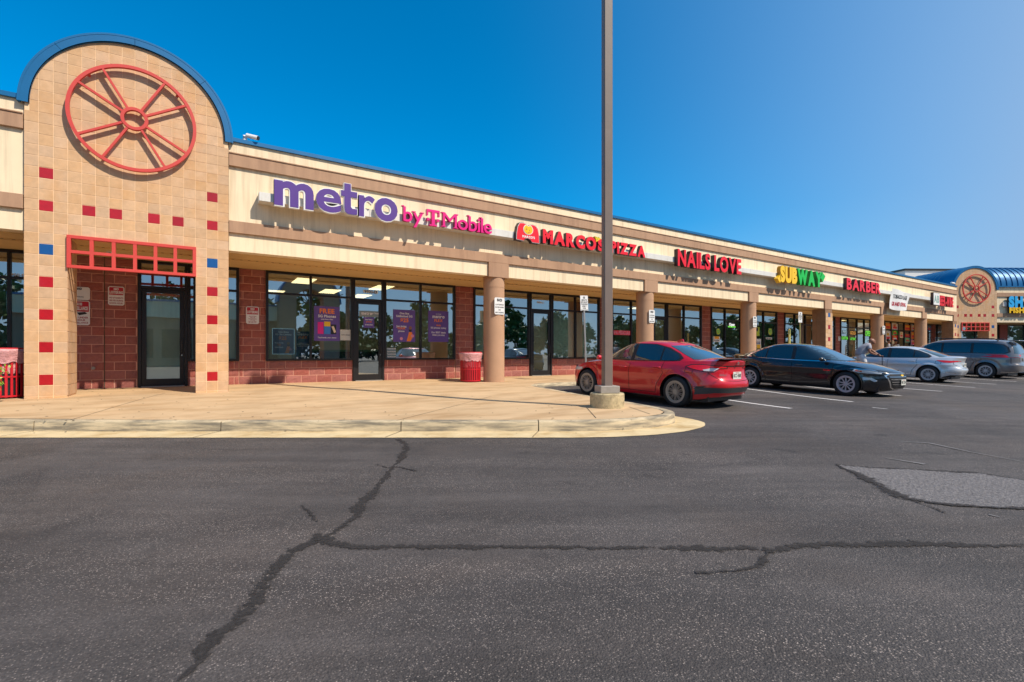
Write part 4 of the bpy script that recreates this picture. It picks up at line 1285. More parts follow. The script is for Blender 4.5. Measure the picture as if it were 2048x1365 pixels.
# banner
bn = empty('banner', (0, 0, 0), 0, 'white sagging banner reading TOBACCO VILLAGE GRAND OPENING hung over the fascia', 'banner')
x0, x1 = XL(1789), XL(1824); nb = 14; vs_ = []
for j in range(8):
    for i in range(nb + 1):
        u, v = i / nb, j / 7
        X = x0 + (x1 - x0) * u - 0.45 * (1 - v); z = 3.62 + 1.0 * v - 0.08 * math.sin(PI * u) * (1 - v) + (0.16 * (1 - u) if j == 7 else 0.16 * (1 - u) * v)
        vs_.append((X, 12.10 + 0.05 * math.sin(u * 7 + v * 3) + .02, z))
b = MB(); b.add(vs_, [(j * (nb + 1) + i, j * (nb + 1) + i + 1, (j + 1) * (nb + 1) + i + 1, (j + 1) * (nb + 1) + i) for j in range(7) for i in range(nb)], WHITE)
b.build('cloth', bn, smooth=True)
xm = (x0 + x1) / 2
def on_cloth(b):
    out = []
    for (X, Y, Z) in b.v:
        v = (Z - 3.62) / 1.0; u = (X - x0 + 0.45 * (1 - v)) / (x1 - x0)
        v = max(0, min(1, (Z - 3.62 + 0.08 * math.sin(PI * max(0, min(1, u))) * (1 - v)) / (1.0 + .16 * (1 - u))))
        out.append((X, 12.10 + 0.05 * math.sin(u * 7 + v * 3) + .02 - .012, Z))
    b.v = out; return b
b = MB(); flat_text(b, 'TOBACCO VILLAGE', xm - .17, 4.22, .21, (x1 - x0) * .80, 12.03, BLACK, .03, slant=.2); on_cloth(b).build('lettering', bn)
b = MB(); flat_text(b, 'GRAND OPENING', xm - .34, 3.80, .21, (x1 - x0) * .76, 12.03, SIGNRED, .03, slant=.2); on_cloth(b).build('lettering', bn)
# wing sign
s = empty('shop_sign', wing.location, WRZ, 'bright blue letters SHA above yellow letters FISH on the angled wing', 'shop sign', 'channel letter signs on the cream fascia band')
channel_word(s, 'SHA', 3.95, 5.75, 4.42, 0.68, -0.16, 0.14, SKYB, BLACK, bold=0.07, gap=.05)
channel_word(s, 'FISH &', 4.0, 5.70, 3.99, 0.36, -0.16, 0.14, YEL, BLACK, bold=0.06, gap=.05)
b = MB(); b.box(3.7, 5.9, -.02, .1, 4.45, 4.75, OFFW); b.build('raceway_section', s)

# posters ----------------------------------------------------------
def poster(label, px0, px1, py0, py1, m, items, y=YW - 0.012, cat='poster', name='window_poster', group='posters in the shop windows', border=None, sides=None):
    x0, x1 = wx(px0, y), wx(px1, y); z1, z0 = wz(px0, py0, y), wz(px0, py1, y)
    w, h = x1 - x0, z1 - z0
    r = empty(name, (x0, y, z0), 0, label, cat, group)
    b = MB(); b.box(0, w, -.001, .003, 0, h, m)
    if border:
        t = .012
        for q in ((0, w, 0, t), (0, w, h - t, h), (0, t, t, h - t), (w - t, w, t, h - t)): b.box(q[0], q[1], -.004, -.0015, q[2], q[3], border)
    b.build('sheet', r)
    tb = MB(); pb = MB()
    for it in items:
        if it[0] == 't':
            _, s_, cx, zb_, cap, wid, mm = it[:7]
            flat_text(tb, s_, cx * w, zb_ * h, cap * h, wid * w, -.0045, mm, .04)
        elif it[0] == 'r':
            _, a, c, za, zb_, mm = it
            pb.box(a * w, c * w, -.0035, -.0015, za * h, zb_ * h, mm)
        elif it[0] == 'p':
            _, pts, mm = it
            pb.prism([(p[0] * w, p[1] * h) for p in pts], -.0038, -.0015, mm)
        elif it[0] == 'c':
            _, cx, cz, r_, mm = it
            pb.prism([(cx * w + r_ * w * math.cos(q * PI / 10), cz * h + r_ * w * math.sin(q * PI / 10)) for q in range(20)], -.0042, -.0015, mm)
    if tb.v: tb.build('lettering', r)
    if pb.v: pb.build('picture', r)
    return r
def figure(cx, cz, s):
    """generic bearded person in an orange top"""
    return [('c', cx, cz, .075 * s, SKIN), ('p', [(cx - .07 * s, cz - .05 * s), (cx + .07 * s, cz - .05 * s), (cx + .04 * s, cz - .13 * s), (cx - .05 * s, cz - .12 * s)], DKRET),
            ('p', [(cx - .17 * s, cz - .42 * s), (cx - .06 * s, cz - .13 * s), (cx + .08 * s, cz - .13 * s), (cx + .12 * s, cz - .28 * s), (cx, cz - .42 * s)], ORANGE), ('c', cx + .1 * s, cz - .25 * s, .07 * s, PINK)]
poster('purple poster headed FREE 5G Phones with three phones pictured', 628, 679.5, 612, 682, POSTERP,
       [('t', 'FREE', .5, .80, .125, .76, ORANGE), ('t', '5G Phones', .5, .68, .07, .74, WHITE), ('t', 'with Metro Flex', .5, .61, .03, .5, WHITE),
        ('r', .14, .36, .2, .54, HOTP), ('r', .39, .63, .2, .42, LBLUE), ('r', .39, .63, .422, .56, YEL), ('r', .65, .86, .2, .48, BLACK), ('p', [(.67, .42), (.76, .44), (.85, .27), (.78, .23)], CREAM),
        ('t', 'Top brands, your choice', .5, .08, .035, .72, WHITE)])
poster('purple poster reading One line Unlimited 5G $25 with a bearded person', 786.5, 830.5, 619, 684, POSTERP,
       [('t', 'One line', .5, .86, .055, .5, WHITE), ('t', 'Unlimited 5G', .5, .77, .06, .82, WHITE), ('t', '$25', .5, .62, .11, .44, ORANGE),
        ('t', 'Just bring', .36, .46, .05, .5, WHITE), ('t', 'YOUR', .36, .39, .06, .38, ORANGE), ('t', 'phone', .36, .31, .05, .3, WHITE), ('c', .36, .1, .07, PINK)] + figure(.77, .44, 1.0))
poster('purple poster reading metro FLEX at the right of the phone shop window', 856.5, 897, 621.5, 684, POSTERP,
       [('t', 'Introducing', .5, .89, .022, .3, WHITE), ('t', 'metro', .5, .77, .10, .62, WHITE), ('t', 'FLEX', .5, .65, .08, .62, ORANGE), ('t', 'FREE', .5, .51, .045, .3, ORANGE), ('t', '5G phones today', .5, .43, .05, .76, WHITE),
        ('t', 'Our BEST deals', .5, .28, .05, .7, WHITE), ('t', 'when you stay', .5, .2, .05, .62, WHITE)])
poster('navy poster on a pale wire stand reading Una linea 5G Sin Limites $25', 544.5, 589, 657, 709, POSTERN,
       [('t', 'Una linea', .5, .84, .06, .46, WHITE), ('t', '5G Sin Limites', .5, .74, .06, .76, WHITE), ('t', '$25', .46, .56, .13, .36, ORANGE), ('t', 'Solo trae', .3, .42, .05, .38, WHITE), ('t', 'TU', .3, .34, .06, .2, ORANGE), ('t', 'telefono', .3, .25, .05, .38, WHITE)] + figure(.72, .42, .9),
       y=YW + 0.12, border=LBL)
poster('dark navy poster reading metro FLEX low behind the window at left', 592.5, 619.5, 663, 718.5, POSTERN,
       [('t', 'metro', .5, .85, .09, .94, WHITE), ('t', 'FLEX', .5, .74, .08, .9, ORANGE), ('t', 'Switch and get', .5, .56, .03, .7, WHITE), ('t', 'FREE 5G phone', .5, .5, .05, .9, WHITE), ('t', 'no activation fee', .5, .45, .03, .85, WHITE), ('t', 'Pick yours', .5, .06, .03, .6, WHITE)], y=YW + .1)
poster('blank grey paper notice taped inside the glass beside the purple phone poster', 680.5, 701.5, 659.5, 681, WALLIN, [('t', 'NOW HIRING', .5, .46, .08, .8, BLACK)], name='paper_notice', cat='notice')
poster('small purple notice in the middle of the glass door', 727, 748.5, 634.5, 656, POSTERP, [('t', 'New lower', .5, .72, .12, .7, WHITE), ('t', 'prices', .5, .52, .13, .5, ORANGE), ('t', 'every line', .5, .25, .12, .7, WHITE)], name='paper_notice', cat='notice', y=YW - .016)
poster('grey metro strip with opening hours on the glass door', 718.5, 760, 621.5, 633.5, mat('frosted_strip', (.2, .25, .25), .5), [('t', 'metro', .35, .35, .5, .5, WHITE), ('t', 'by T Mobile', .78, .5, .22, .36, WHITE)], name='door_decal', cat='decal', y=YW - .016)
poster('white opening hours decal low on the glass right of the door', 773.5, 792, 696, 717, mat('hours_decal', (.12, .18, .2), .5),
       [('t', 'STORE HOURS', .5, .86, .09, .9, WHITE), ('t', 'Mon 10-8', .28, .6, .09, .44, WHITE), ('t', 'Thu 10-8', .76, .6, .09, .44, WHITE), ('t', 'Tue 10-8', .28, .35, .09, .44, WHITE), ('t', 'Fri 10-8', .76, .35, .09, .44, WHITE), ('t', 'Wed 10-8', .28, .1, .09, .44, WHITE), ('t', 'Sat 10-8', .76, .1, .09, .44, WHITE)], name='door_decal', cat='decal', y=YW - .016)
# interior of phone shop: counters, chair
ct = empty('service_counter', (wx(706, YW) + .3, 16.4, 0.24), 0, 'pale teal service counter inside the phone shop behind the door', 'counter')
b = MB(); b.box(-1.6, 1.5, 0, .7, .88, .94, TEAL); b.build('counter_top', ct)
b = MB(); b.box(-1.6, -1.5, .03, .67, 0, .879, TEAL); b.build('side_panel', ct)
b = MB(); b.box(1.4, 1.5, .03, .67, 0, .879, TEAL); b.build('side_panel', ct)
b = MB(); b.box(-1.49, 1.39, .5, .55, 0, .879, POSTERN); b.build('front_panel', ct)
ch = empty('waiting_chair', (wx(668, YW), 15.5, 0.24), 0.4, 'dark blue chair behind the phone shop window', 'chair')
b = MB(); b.box(-.25, .25, -.25, .25, .42, .48, POSTERN); b.build('seat', ch, bevel=.02)
b = MB(); b.box(-.25, .25, .22, .27, .5, .9, POSTERN); b.build('backrest', ch, bevel=.02)
for sx in (-.22, .22):
    for sy in (-.22, .24):
        b = MB(); b.tube([(sx, sy, 0), (sx, sy, .419)], .012, BLACK, 6); b.build('leg', ch)
# far shop window prints
poster('red neon panel reading SPA PEDICURE in the window behind the near parking pole', 1225.5, 1260.5, 661, 670, REDL, [('t', 'SPA PEDICURE', .5, .15, .7, .96, PINK)], y=YW - .012)
poster('white neon word Open over a green bar in the nail shop window', 1456, 1471, 645, 655, DKRET, [('t', 'Open', .5, .35, .5, .9, NEONW), ('r', .0, 1, .0, .25, LGREEN)], y=YW - .012)
for px_, l in ((1436.5, 'left'), (1540.5, 'right')):
    poster('round lime 2 dollar sticker in the %s shop window bay' % ('nail' if l == 'left' else 'sandwich'), px_ - 4, px_ + 4, 657, 670, mat('green_film', (.02, .07, .04), .4), [('c', .5, .5, .48, mat('lime_print', (.45, .6, .03), .4)), ('t', '$2', .5, .3, .4, .6, GRN)], y=YW - .012)
poster('orange NEW notice over white strip low in the nail shop window', 1427, 1440, 673, 684, WHITE, [('r', .15, .85, .5, 1, YEL), ('t', 'NEW', .5, .6, .3, .6, ORANGE), ('t', 'FLAVORS', .5, .15, .2, .85, BLACK)], y=YW - .012)
poster('white strip notice low in the sandwich shop window', 1532, 1544, 675, 679, WHITE, [('t', 'OPEN DAILY', .5, .2, .5, .85, BLACK)], y=YW - .012)
poster('yellow arch poster beside the third round column', 1513, 1522, 678, 697, WHITE, [('r', .05, .85, .0, .4, YEL), ('r', .0, .8, .45, .7, POSTERN), ('t', 'NEW', .4, .5, .14, .5, WHITE)], y=YW - .012)
poster('yellow curved decal above the arch poster by the third column', 1513, 1519, 655, 672, mat('lime_print', (.45, .6, .03), .4), [('c', .2, .75, .35, DKRET)], y=YW - .012)
bd = empty('leaning_board', (0, 0, 0), 0, 'orange brown wooden board leaning inside the nail shop window', 'board')
xw = wx(1424, YW + .15); b = MB(); b.tube([(xw + .1, YW + .2, .9), (wx(1448, YW + .15), YW + .12, wz(1446, 672, YW))], .07, WOOD, 4); b.build('plank', bd)
# tobacco and barber windows
poster('pale blue PIPES decal in the shop window right of the tiled pier', 1685, 1694.5, 661, 668, mat('dark_film', (.02, .02, .025), .4), [('t', 'PIPES', .5, .1, .8, .9, LBL)], y=YW - .012)
poster('lime green CUSTOM decal under the pale blue decal', 1682.5, 1697, 672.5, 680, mat('dark_green_film', (.02, .12, .02), .4), [('t', 'CUSTOM', .5, .15, .7, .92, LGREEN)], y=YW - .012)
poster('slanting gold GOLD decal in the second pane past the tiled pier', 1699.5, 1712, 661, 671, mat('dark_film', (.02, .02, .025), .4), [('t', 'GOLD', .5, .2, .6, .9, GOLD)], y=YW - .012)
poster('lime green LOTTERY decal under the gold decal', 1700, 1712, 675, 681, mat('dark_green_film', (.02, .12, .02), .4), [('t', 'LOTTERY', .5, .15, .7, .92, LGREEN)], y=YW - .012)
poster('lime green OPEN decal just left of the fourth round column', 1730, 1742.5, 661, 673, mat('dark_film', (.02, .02, .025), .4), [('t', 'OPEN', .5, .1, .8, .92, LGREEN)], y=YW - .012)
poster('pale blue notice under the green OPEN decal', 1730.5, 1742, 679, 686, LBL, [('t', 'ATM', .5, .2, .6, .5, BLUE)], y=YW - .012)
for px_, (a, c) in ((1696, (648, 712)), (1713.5, (655, 712))):
    b = MB()
    for q in range(16):
        z = wz(px_, a + (c - a) * (q + .5) / 16, YW); X = wx(px_ - 1.2, YW)
        b.box(X - .03, X + .03, YW + .02, YW + .03, z - .035, z + .035, LED)
    o = b.build('led_dots'); props(o, 'vertical string of pale led dots at the %s pane edge past the tiled pier' % ('first' if px_ < 1700 else 'second'), 'light string', kind='stuff')
tob = [(1771, 1781, 647, 658, ORANGE, 'orange and purple poster above the fourth column window'), (1784, 1795.5, 647, 660, WHITE, 'white poster with red yellow EBT print'), (1808.5, 1823, 650, 661, ORANGE, 'wide orange poster high in the tobacco shop window'),
       (1824, 1829, 650, 661, WALLIN, 'pale grey small poster by the fifth column'), (1771.5, 1781, 662, 685, WHITE, 'tall white poster left in the tobacco window'), (1785, 1795, 671, 681, REDL, 'red poster mid height in the tobacco window'),
       (1785, 1795, 661, 670, GRN, 'green poster above the red one in the tobacco window'), (1800, 1806, 664, 676, CREAM, 'cream face poster in the narrow tobacco pane'), (1810, 1820, 676, 685, mat('mint_print', (.1, .5, .3), .4), 'mint green poster low in the tobacco window'),
       (1810, 1820, 668, 675, SIGNRED, 'dark red poster above the mint green one'), (1822.5, 1829, 664, 678, ORANGE, 'reddish picture poster beside the fifth column'), (1822.5, 1829, 680, 690, PINK, 'pink poster low beside the fifth column'),
       (1855, 1862, 652, 662, LBLUE, 'blue and white poster past the fifth column'), (1868, 1881, 654, 662, REDL, 'red glowing panel by the far pier'), (1870, 1881, 667, 675, YEL, 'yellow panel under the red one by the far pier'), (1880, 1885, 678, 684, YEL, 'small yellow panel lowest by the far pier')]
for a, c, t, u_, m_, l in tob:
    poster(l, a, c, t, u_, m_, [('r', .15, .85, .2, .5, REDL if m_ is not REDL else WHITE), ('r', .2, .7, .6, .8, YEL if m_ is not YEL else GRN)] + ([('t', 'EBT', .5, .5, .35, .7, SIGNRED)] if 'EBT' in l else []), y=YW - .012)

# notice signs -----------------------------------------------------
def notice(label, X0, X1, Z0, Z1, y, red, lines, head=('NO', 'LOITERING'), group='metal notice signs', parent_loc=None):
    w, h = X1 - X0, Z1 - Z0
    r = empty('notice_sign', (X0, y, Z0), 0, label, 'notice sign', group)
    def rr(a, m_, y0, y1, inset):
        c = 0.03; i = inset
        p = [(i + c, i), (w - i - c, i), (w - i, i + c), (w - i, h - i - c), (w - i - c, h - i), (i + c, h - i), (i, h - i - c), (i, i + c)]
        a.prism(p, y0, y1, m_)
    b = MB(); rr(b, WHITE, -.003, 0, 0); b.build('plate', r)
    b = MB()
    if red:
        b.prism([(.02, h * .55), (w - .02, h * .55), (w - .02, h - .035), (w - .035, h - .02), (.035, h - .02), (.02, h - .035)], -.005, -.0035, SIGNRED)
        b.build('red_field', r)
    t = MB()
    hm = WHITE if red else BLACK
    if red:
        flat_text(t, head[0], w / 2, h * .81, h * .1, w * .3, -.007, hm, .06); flat_text(t, head[1], w / 2, h * .62, h * .13, w * .8, -.007, hm, .06)
        zt_ = .46
    else:
        flat_text(t, head[0], w / 2, h * .78, h * .14, w * .5, -.0045, hm, .08); zt_ = .66
    n = len(lines); st = (zt_ - .04) / n
    for i, l in enumerate(lines):
        flat_text(t, l, w / 2, h * (zt_ - st * (i + 1) + st * .25), h * min(.075, st * .62), w * .84, -.0045, BLACK if not red else BURG, .03)
    t.build('lettering', r)
    return r
y = YW - .022
def pxr(a, c, t, u_, y): return wx(a, y), wx(c, y), wz(a, u_, y), wz(a, t, y)
notice('red and white NO LOITERING sign by the door inside the near tower', *pxr(216, 249, 572.5, 610.5, y), y, True, ['NO STUDENTS', 'SERVED DURING', 'SCHOOL HOURS'])
notice('red and white NO LOITERING sign on the block pier left of the phone shop', *pxr(492, 518, 613, 648, y), y, True, ['VIOLATORS', 'WILL BE', 'PROSECUTED', 'TO THE', 'FULL EXTENT', 'OF THE LAW'])
notice('grey NO LOITERING plate half hidden behind the left pier of the near tower', *pxr(135, 180, 573, 599, y), y, False, ['LOITERING'], head=('NO', ''))
r = notice('tall security camera notice under the grey plate behind the near tower pier', *pxr(135, 180, 600.5, 650, y), y, True, ['', 'AREA UNDER', '24 HOUR', 'SURVEILLANCE'], head=('THIS AREA IS UNDER', 'SURVEILLANCE'))
b = MB(); b.prism([(.16, .28), (.3, .30), (.34, .26), (.2, .22)], -.006, -.0045, BLACK); b.build('camera_print', r)
for i, (pa, pb_, t, u_) in enumerate(((989, 1009, 595, 629), (1298, 1309.5, 620, 646), (1506, 1513.5, 633, 654.5), (1765, 1770, 652, 669))):
    y = 12.395; l = ['first', 'second', 'third', 'fourth'][i]
    notice('white NO LOITERING SKATEBOARDING OR BIKE RIDING sign on the %s round column' % l, wx(pa, y), wx(pb_, y), wz(pa, u_, y), wz(pa, t, y), y, False, ['LOITERING', 'SKATEBOARDING', 'OR', 'BIKE RIDING'])
notice('small grey notice on the block pier past the tiled square pier', *pxr(1676.5, 1681, 673, 682, YW - .022), YW - .022, False, ['SMOKING'])
def post_sign(label, px, pyt, w, h, Y, lines, head, m_post, lean=0.0, blue=False):
    X = wx(px, Y); z1 = wz(px, pyt, Y)
    r = empty('parking_sign', (X, Y, zs(X, Y)), 0, label, 'parking sign', 'parking signs on posts')
    z1 -= zs(X, Y)
    b = MB(); b.box(-w / 2, w / 2, -.004, 0, z1 - h, z1, WHITE); pl = b.build('sign_plate', r, bevel=.002)
    t = MB(); flat_text(t, head, 0, z1 - h * .2, h * .13, w * .5, -.006, LBLUE if blue else BLACK, .05)
    for i, l in enumerate(lines): flat_text(t, l, 0, z1 - h * (.34 + .135 * i), h * .085, w * .86, -.006, BLACK, .04)
    if blue: t.box(-w * .3, w * .3, -.0065, -.0045, z1 - h * .75, z1 - h * .35, LBLUE)
    t.build('lettering', pl)
    b = MB()
    for s_ in (-1, 1): b.box(s_ * .022 - .006 , s_ * .022 + .006, .002, .03, 0, z1 - .03, m_post)
    b.box(-.016, .016, .002, .008, 0, z1 - .03, m_post)
    b.build('post', r); r.rotation_euler = (0, lean, 0)
post_sign('leaning post with 10 MINUTE RESTAURANT PARKING ONLY plate behind the red car', 1173.5, 592, .305, .46, 11.55, ['MINUTE', 'RESTAURANT', 'PARKING', 'ONLY', 'FOR', 'TAKE OUT'], '10', GALV, lean=-R(2.5))
post_sign('white parking plate on an olive post behind the black car', 1600.5, 624.6, .305, .46, 11.55, ['MINUTE', 'RESTAURANT', 'PARKING', 'ONLY'], '10', mat('olive_post', (.22, .20, .06), .5))
post_sign('blue and white accessible parking plate by the angled wing', 2002, 648, .5, .65, 12.2, ['', '', '', 'PARKING'], 'RESERVED', mat('olive_post', (.22, .20, .06), .5), blue=True)
mp_ = empty('marker_post', (wx(1578.7, 12.0), 12.0, zs(20, 12)), 0, 'thin pale yellow marker post behind the black car roof', 'marker post')
b = MB(); b.cyl((0, 0), .045, .045, 0, 1.9, mat('pale_yellow_paint', (.7, .62, .2), .5), 16); b.build('post', mp_); b = MB(); b.cyl((0, 0), .046, .01, 1.9, 1.94, YEL, 16); b.build('cap', mp_)

# ================================================================ LAMP POLE
PXc, PYc = cw(0.192 * 8.35, 8.35)
zb = zs(PXc, PYc)
lp = empty('lamp_pole', (PXc, PYc, zb), 0, 'tall bronze square parking lamp pole on a round concrete footing at the walk corner', 'lamp pole')
b = MB(); b.cyl((0, 0), .287, .285, -.03, .225, BASEC, 48); b.cyl((0, 0), .285, .272, .225, .242, BASEC, 48); b.build('footing', lp, autosmooth=R(30))
b = MB(); b.box(-.0745, .0745, -.0745, .0745, .24, 10.52, POLE); sh = b.build('shaft', lp, bevel=.012); sh.rotation_euler = (0, 0, -R(22))
b = MB(); b.box(-.165, .165, -.165, .165, .243, .365, mat('base_cover', (.33, .29, .25), .5, var=.15, vscale=12)); bc = b.build('base_cover', lp, bevel=.008); bc.rotation_euler = (0, 0, -R(24))
b = MB(); b.box(-.42, -.08, -.16, .16, 10.4, 10.54, POLE); b.build('lamp_head', lp, bevel=.01)
b = MB(); b.box(.08, .42, -.16, .16, 10.4, 10.54, POLE); b.build('lamp_head', lp, bevel=.01)

# ================================================================ TRASH CANS
def can(loc, r_, h, label):
    r = empty('trash_can', (*loc, zs(*loc)), 0, label, 'trash can', 'red slatted trash cans on the walk')
    b = MB()
    for z in (.03, h * .42, h * .80): b.cyl((0, 0), r_ + .004, r_ + .004, z, z + .028, CANRED, 36, False)
    b.cyl((0, 0), r_ - .02, r_ - .02, 0.02, .03, CANRED, 36)
    b.build('hoop', r)
    n = 30
    for i in range(n):
        a = 2 * PI * i / n; b = MB(); w = .018
        ca, sa = math.cos(a), math.sin(a)
        pr = []
        for z, rr_ in ((0.02, r_), (h * .84, r_), (h * .93, r_ + .02), (h * .97, r_ + .035)):
            for t, q in ((-w, 0), (w, 0), (w, -.006), (-w, -.006)):
                pr.append(((rr_ + q) * ca - t * sa, (rr_ + q) * sa + t * ca, z))
        b.add(pr, [(j * 4 + k_, j * 4 + (k_ + 1) % 4, j * 4 + 4 + (k_ + 1) % 4, j * 4 + 4 + k_) for j in range(3) for k_ in range(4)], CANRED)
        b.build('slat', r)
    b = MB(); b.ring(0, 0, r_ - .02, r_ + .04, 0, .03, CANRED, n=40)
    o = b.build('rim', r, autosmooth=R(40)); o.rotation_euler = (PI / 2, 0, 0); o.location = (0, 0, h * .955 + .03)
    b = MB(); nn = 48; vs_ = []
    rg = random.Random(3)
    for z, dr in ((h * .72, .012), (h * .78, .016), (h * .86, .03), (h * .93, .045), (h * .99, .055), (h * 1.0, .02), (h * .9, -.02), (h * .5, -.03)):
        for i in range(nn):
            a = 2 * PI * i / nn; q = r_ + dr + rg.uniform(-.006, .01) + (.008 * math.sin(a * 9) if z < h * .8 else 0)
            vs_.append((q * math.cos(a), q * math.sin(a), z + (rg.uniform(-.02, .02) if dr == .012 else 0)))
    b.add(vs_, [(j * nn + i, j * nn + (i + 1) % nn, (j + 1) * nn + (i + 1) % nn, (j + 1) * nn + i) for j in range(7) for i in range(nn)], BAG)
    b.build('liner_bag', r, smooth=True)
    b = MB(); b.cyl((0, 0), r_ - .035, r_ - .035, .03, h * .6, BLACK, 30); b.build('inner_bucket', r)
can((wx(941, 12.98), 12.98), .30, .86, 'round red slatted trash can with clear bag beside the first round column')
can((-3.07, 13.0), .36, .92, 'red slatted trash can with clear bag left of the near tower')
# rooftop camera
cx_, cz_ = wx(490, 12.5), 5.79
sc_ = empty('security_camera', (cx_, 12.52, cz_), 0, 'white bullet security camera on the blue coping beside the near tower', 'security camera')
b = MB(); b.tube([(0, 0, 0), (0, 0, .06)], .05, WHITE, 14); b.tube([(0, 0, .05), (.0, -.05, .11)], .04, WHITE, 12); b.build('mount', sc_)
b = MB(); b.tube([(.03, -.05, .12), (.24, -.16, .07)], .048, WHITE, 14); hd = b.build('housing', sc_)
b = MB(); b.tube([(.24, -.16, .07), (.262, -.172, .064)], .044, BLACK, 14); b.build('lens', hd)
sc2 = empty('security_camera', (wx(1903, 12.5), 12.5, 5.79), 0, 'white security camera on the coping beside the far tower', 'security camera')
b = MB(); b.tube([(0, 0, 0), (0, 0, .1)], .05, WHITE, 10); b.tube([(-.25, -.05, .12), (.2, -.1, .1)], .06, WHITE, 10); b.build('housing', sc2)
# dome camera under the tower ceiling
dc = empty('dome_camera', (wx(221, 13.9), 13.9, 3.285), 0, 'small dark dome camera under the canopy behind the red lattice', 'security camera')
b = MB(); b.cyl((0, 0), .075, .075, -.03, 0, WHITE, 18); b.cyl((0, 0), .02, .06, -.09, -.03, BLACK, 18); b.build('dome', dc)

# ================================================================ SHRUB at the far left
sh_ = empty('shrub', (-2.99, 11.95, 0.15), 0, 'small bright green leafy shrub at the left picture edge in front of the trash can', 'shrub')
b = MB(); lv = MB(); rg = random.Random(5)
for i in range(26):
    a = rg.random() * 2 * PI; L = rg.uniform(.35, .75); sp = rg.uniform(.1, .34)
    tip = Vector((sp * math.cos(a) - .1, sp * math.sin(a), L)); b.tube([(-.1, 0, 0), (tip.x * .4 - .05, tip.y * .4, L * .6), tip], [.008, .006, .003], BARK, 5)
    for k_ in range(16):
        t = rg.uniform(.4, 1.05); p = Vector((tip.x * t, tip.y * t, L * t)) + Vector([rg.uniform(-.05, .05) for _ in range(3)])
        d = Vector([rg.uniform(-1, 1) for _ in range(3)]).normalized() * .035; e = d.cross(Vector([rg.uniform(-1, 1) for _ in range(3)])).normalized() * .016
        lv.add([p - d, p + e, p + d, p - e], [(0, 1, 2, 3)], LEAFY)
b.build('stem', sh_); o = lv.build('foliage', sh_); o['kind'] = 'stuff'
sheet('planting_bed', [(-12, 11.2), (-6, 11.1), (-3.4, 11.05), (-2.95, 11.5), (-2.85, 12.1), (-12, 12.1)], lambda x, y: zs(x, y) + .012, MULCH, .4)

# ================================================================ CARS
def tab(pts):
    xs_ = [p[0] for p in pts]; ys_ = [p[1] for p in pts]
    n = len(pts); ms = [0.0] * n
    d = [(ys_[i + 1] - ys_[i]) / (xs_[i + 1] - xs_[i]) for i in range(n - 1)]
    ms[0], ms[-1] = d[0], d[-1]
    for i in range(1, n - 1):
        ms[i] = 0 if d[i - 1] * d[i] <= 0 else 2 * d[i - 1] * d[i] / (d[i - 1] + d[i])
    def f(x):
        if x <= xs_[0]: return ys_[0]
        if x >= xs_[-1]: return ys_[-1]
        i = max(k_ for k_ in range(n - 1) if xs_[k_] <= x)
        h = xs_[i + 1] - xs_[i]; t = (x - xs_[i]) / h
        return ((2 * t ** 3 - 3 * t ** 2 + 1) * ys_[i] + (t ** 3 - 2 * t ** 2 + t) * h * ms[i] + (-2 * t ** 3 + 3 * t ** 2) * ys_[i + 1] + (t ** 3 - t ** 2) * h * ms[i + 1])
    return f
def xi_samples(n_pow, step):
    c = 0.5 ** (1 / n_pow)
    k_ = max(8, int(c / step)); a = [c * i / k_ for i in range(k_)]
    m_ = 16; yv = [c * (1 - i / m_) for i in range(m_ + 1)]
    return a + [(1 - y ** n_pow) ** (1 / n_pow) for y in yv]
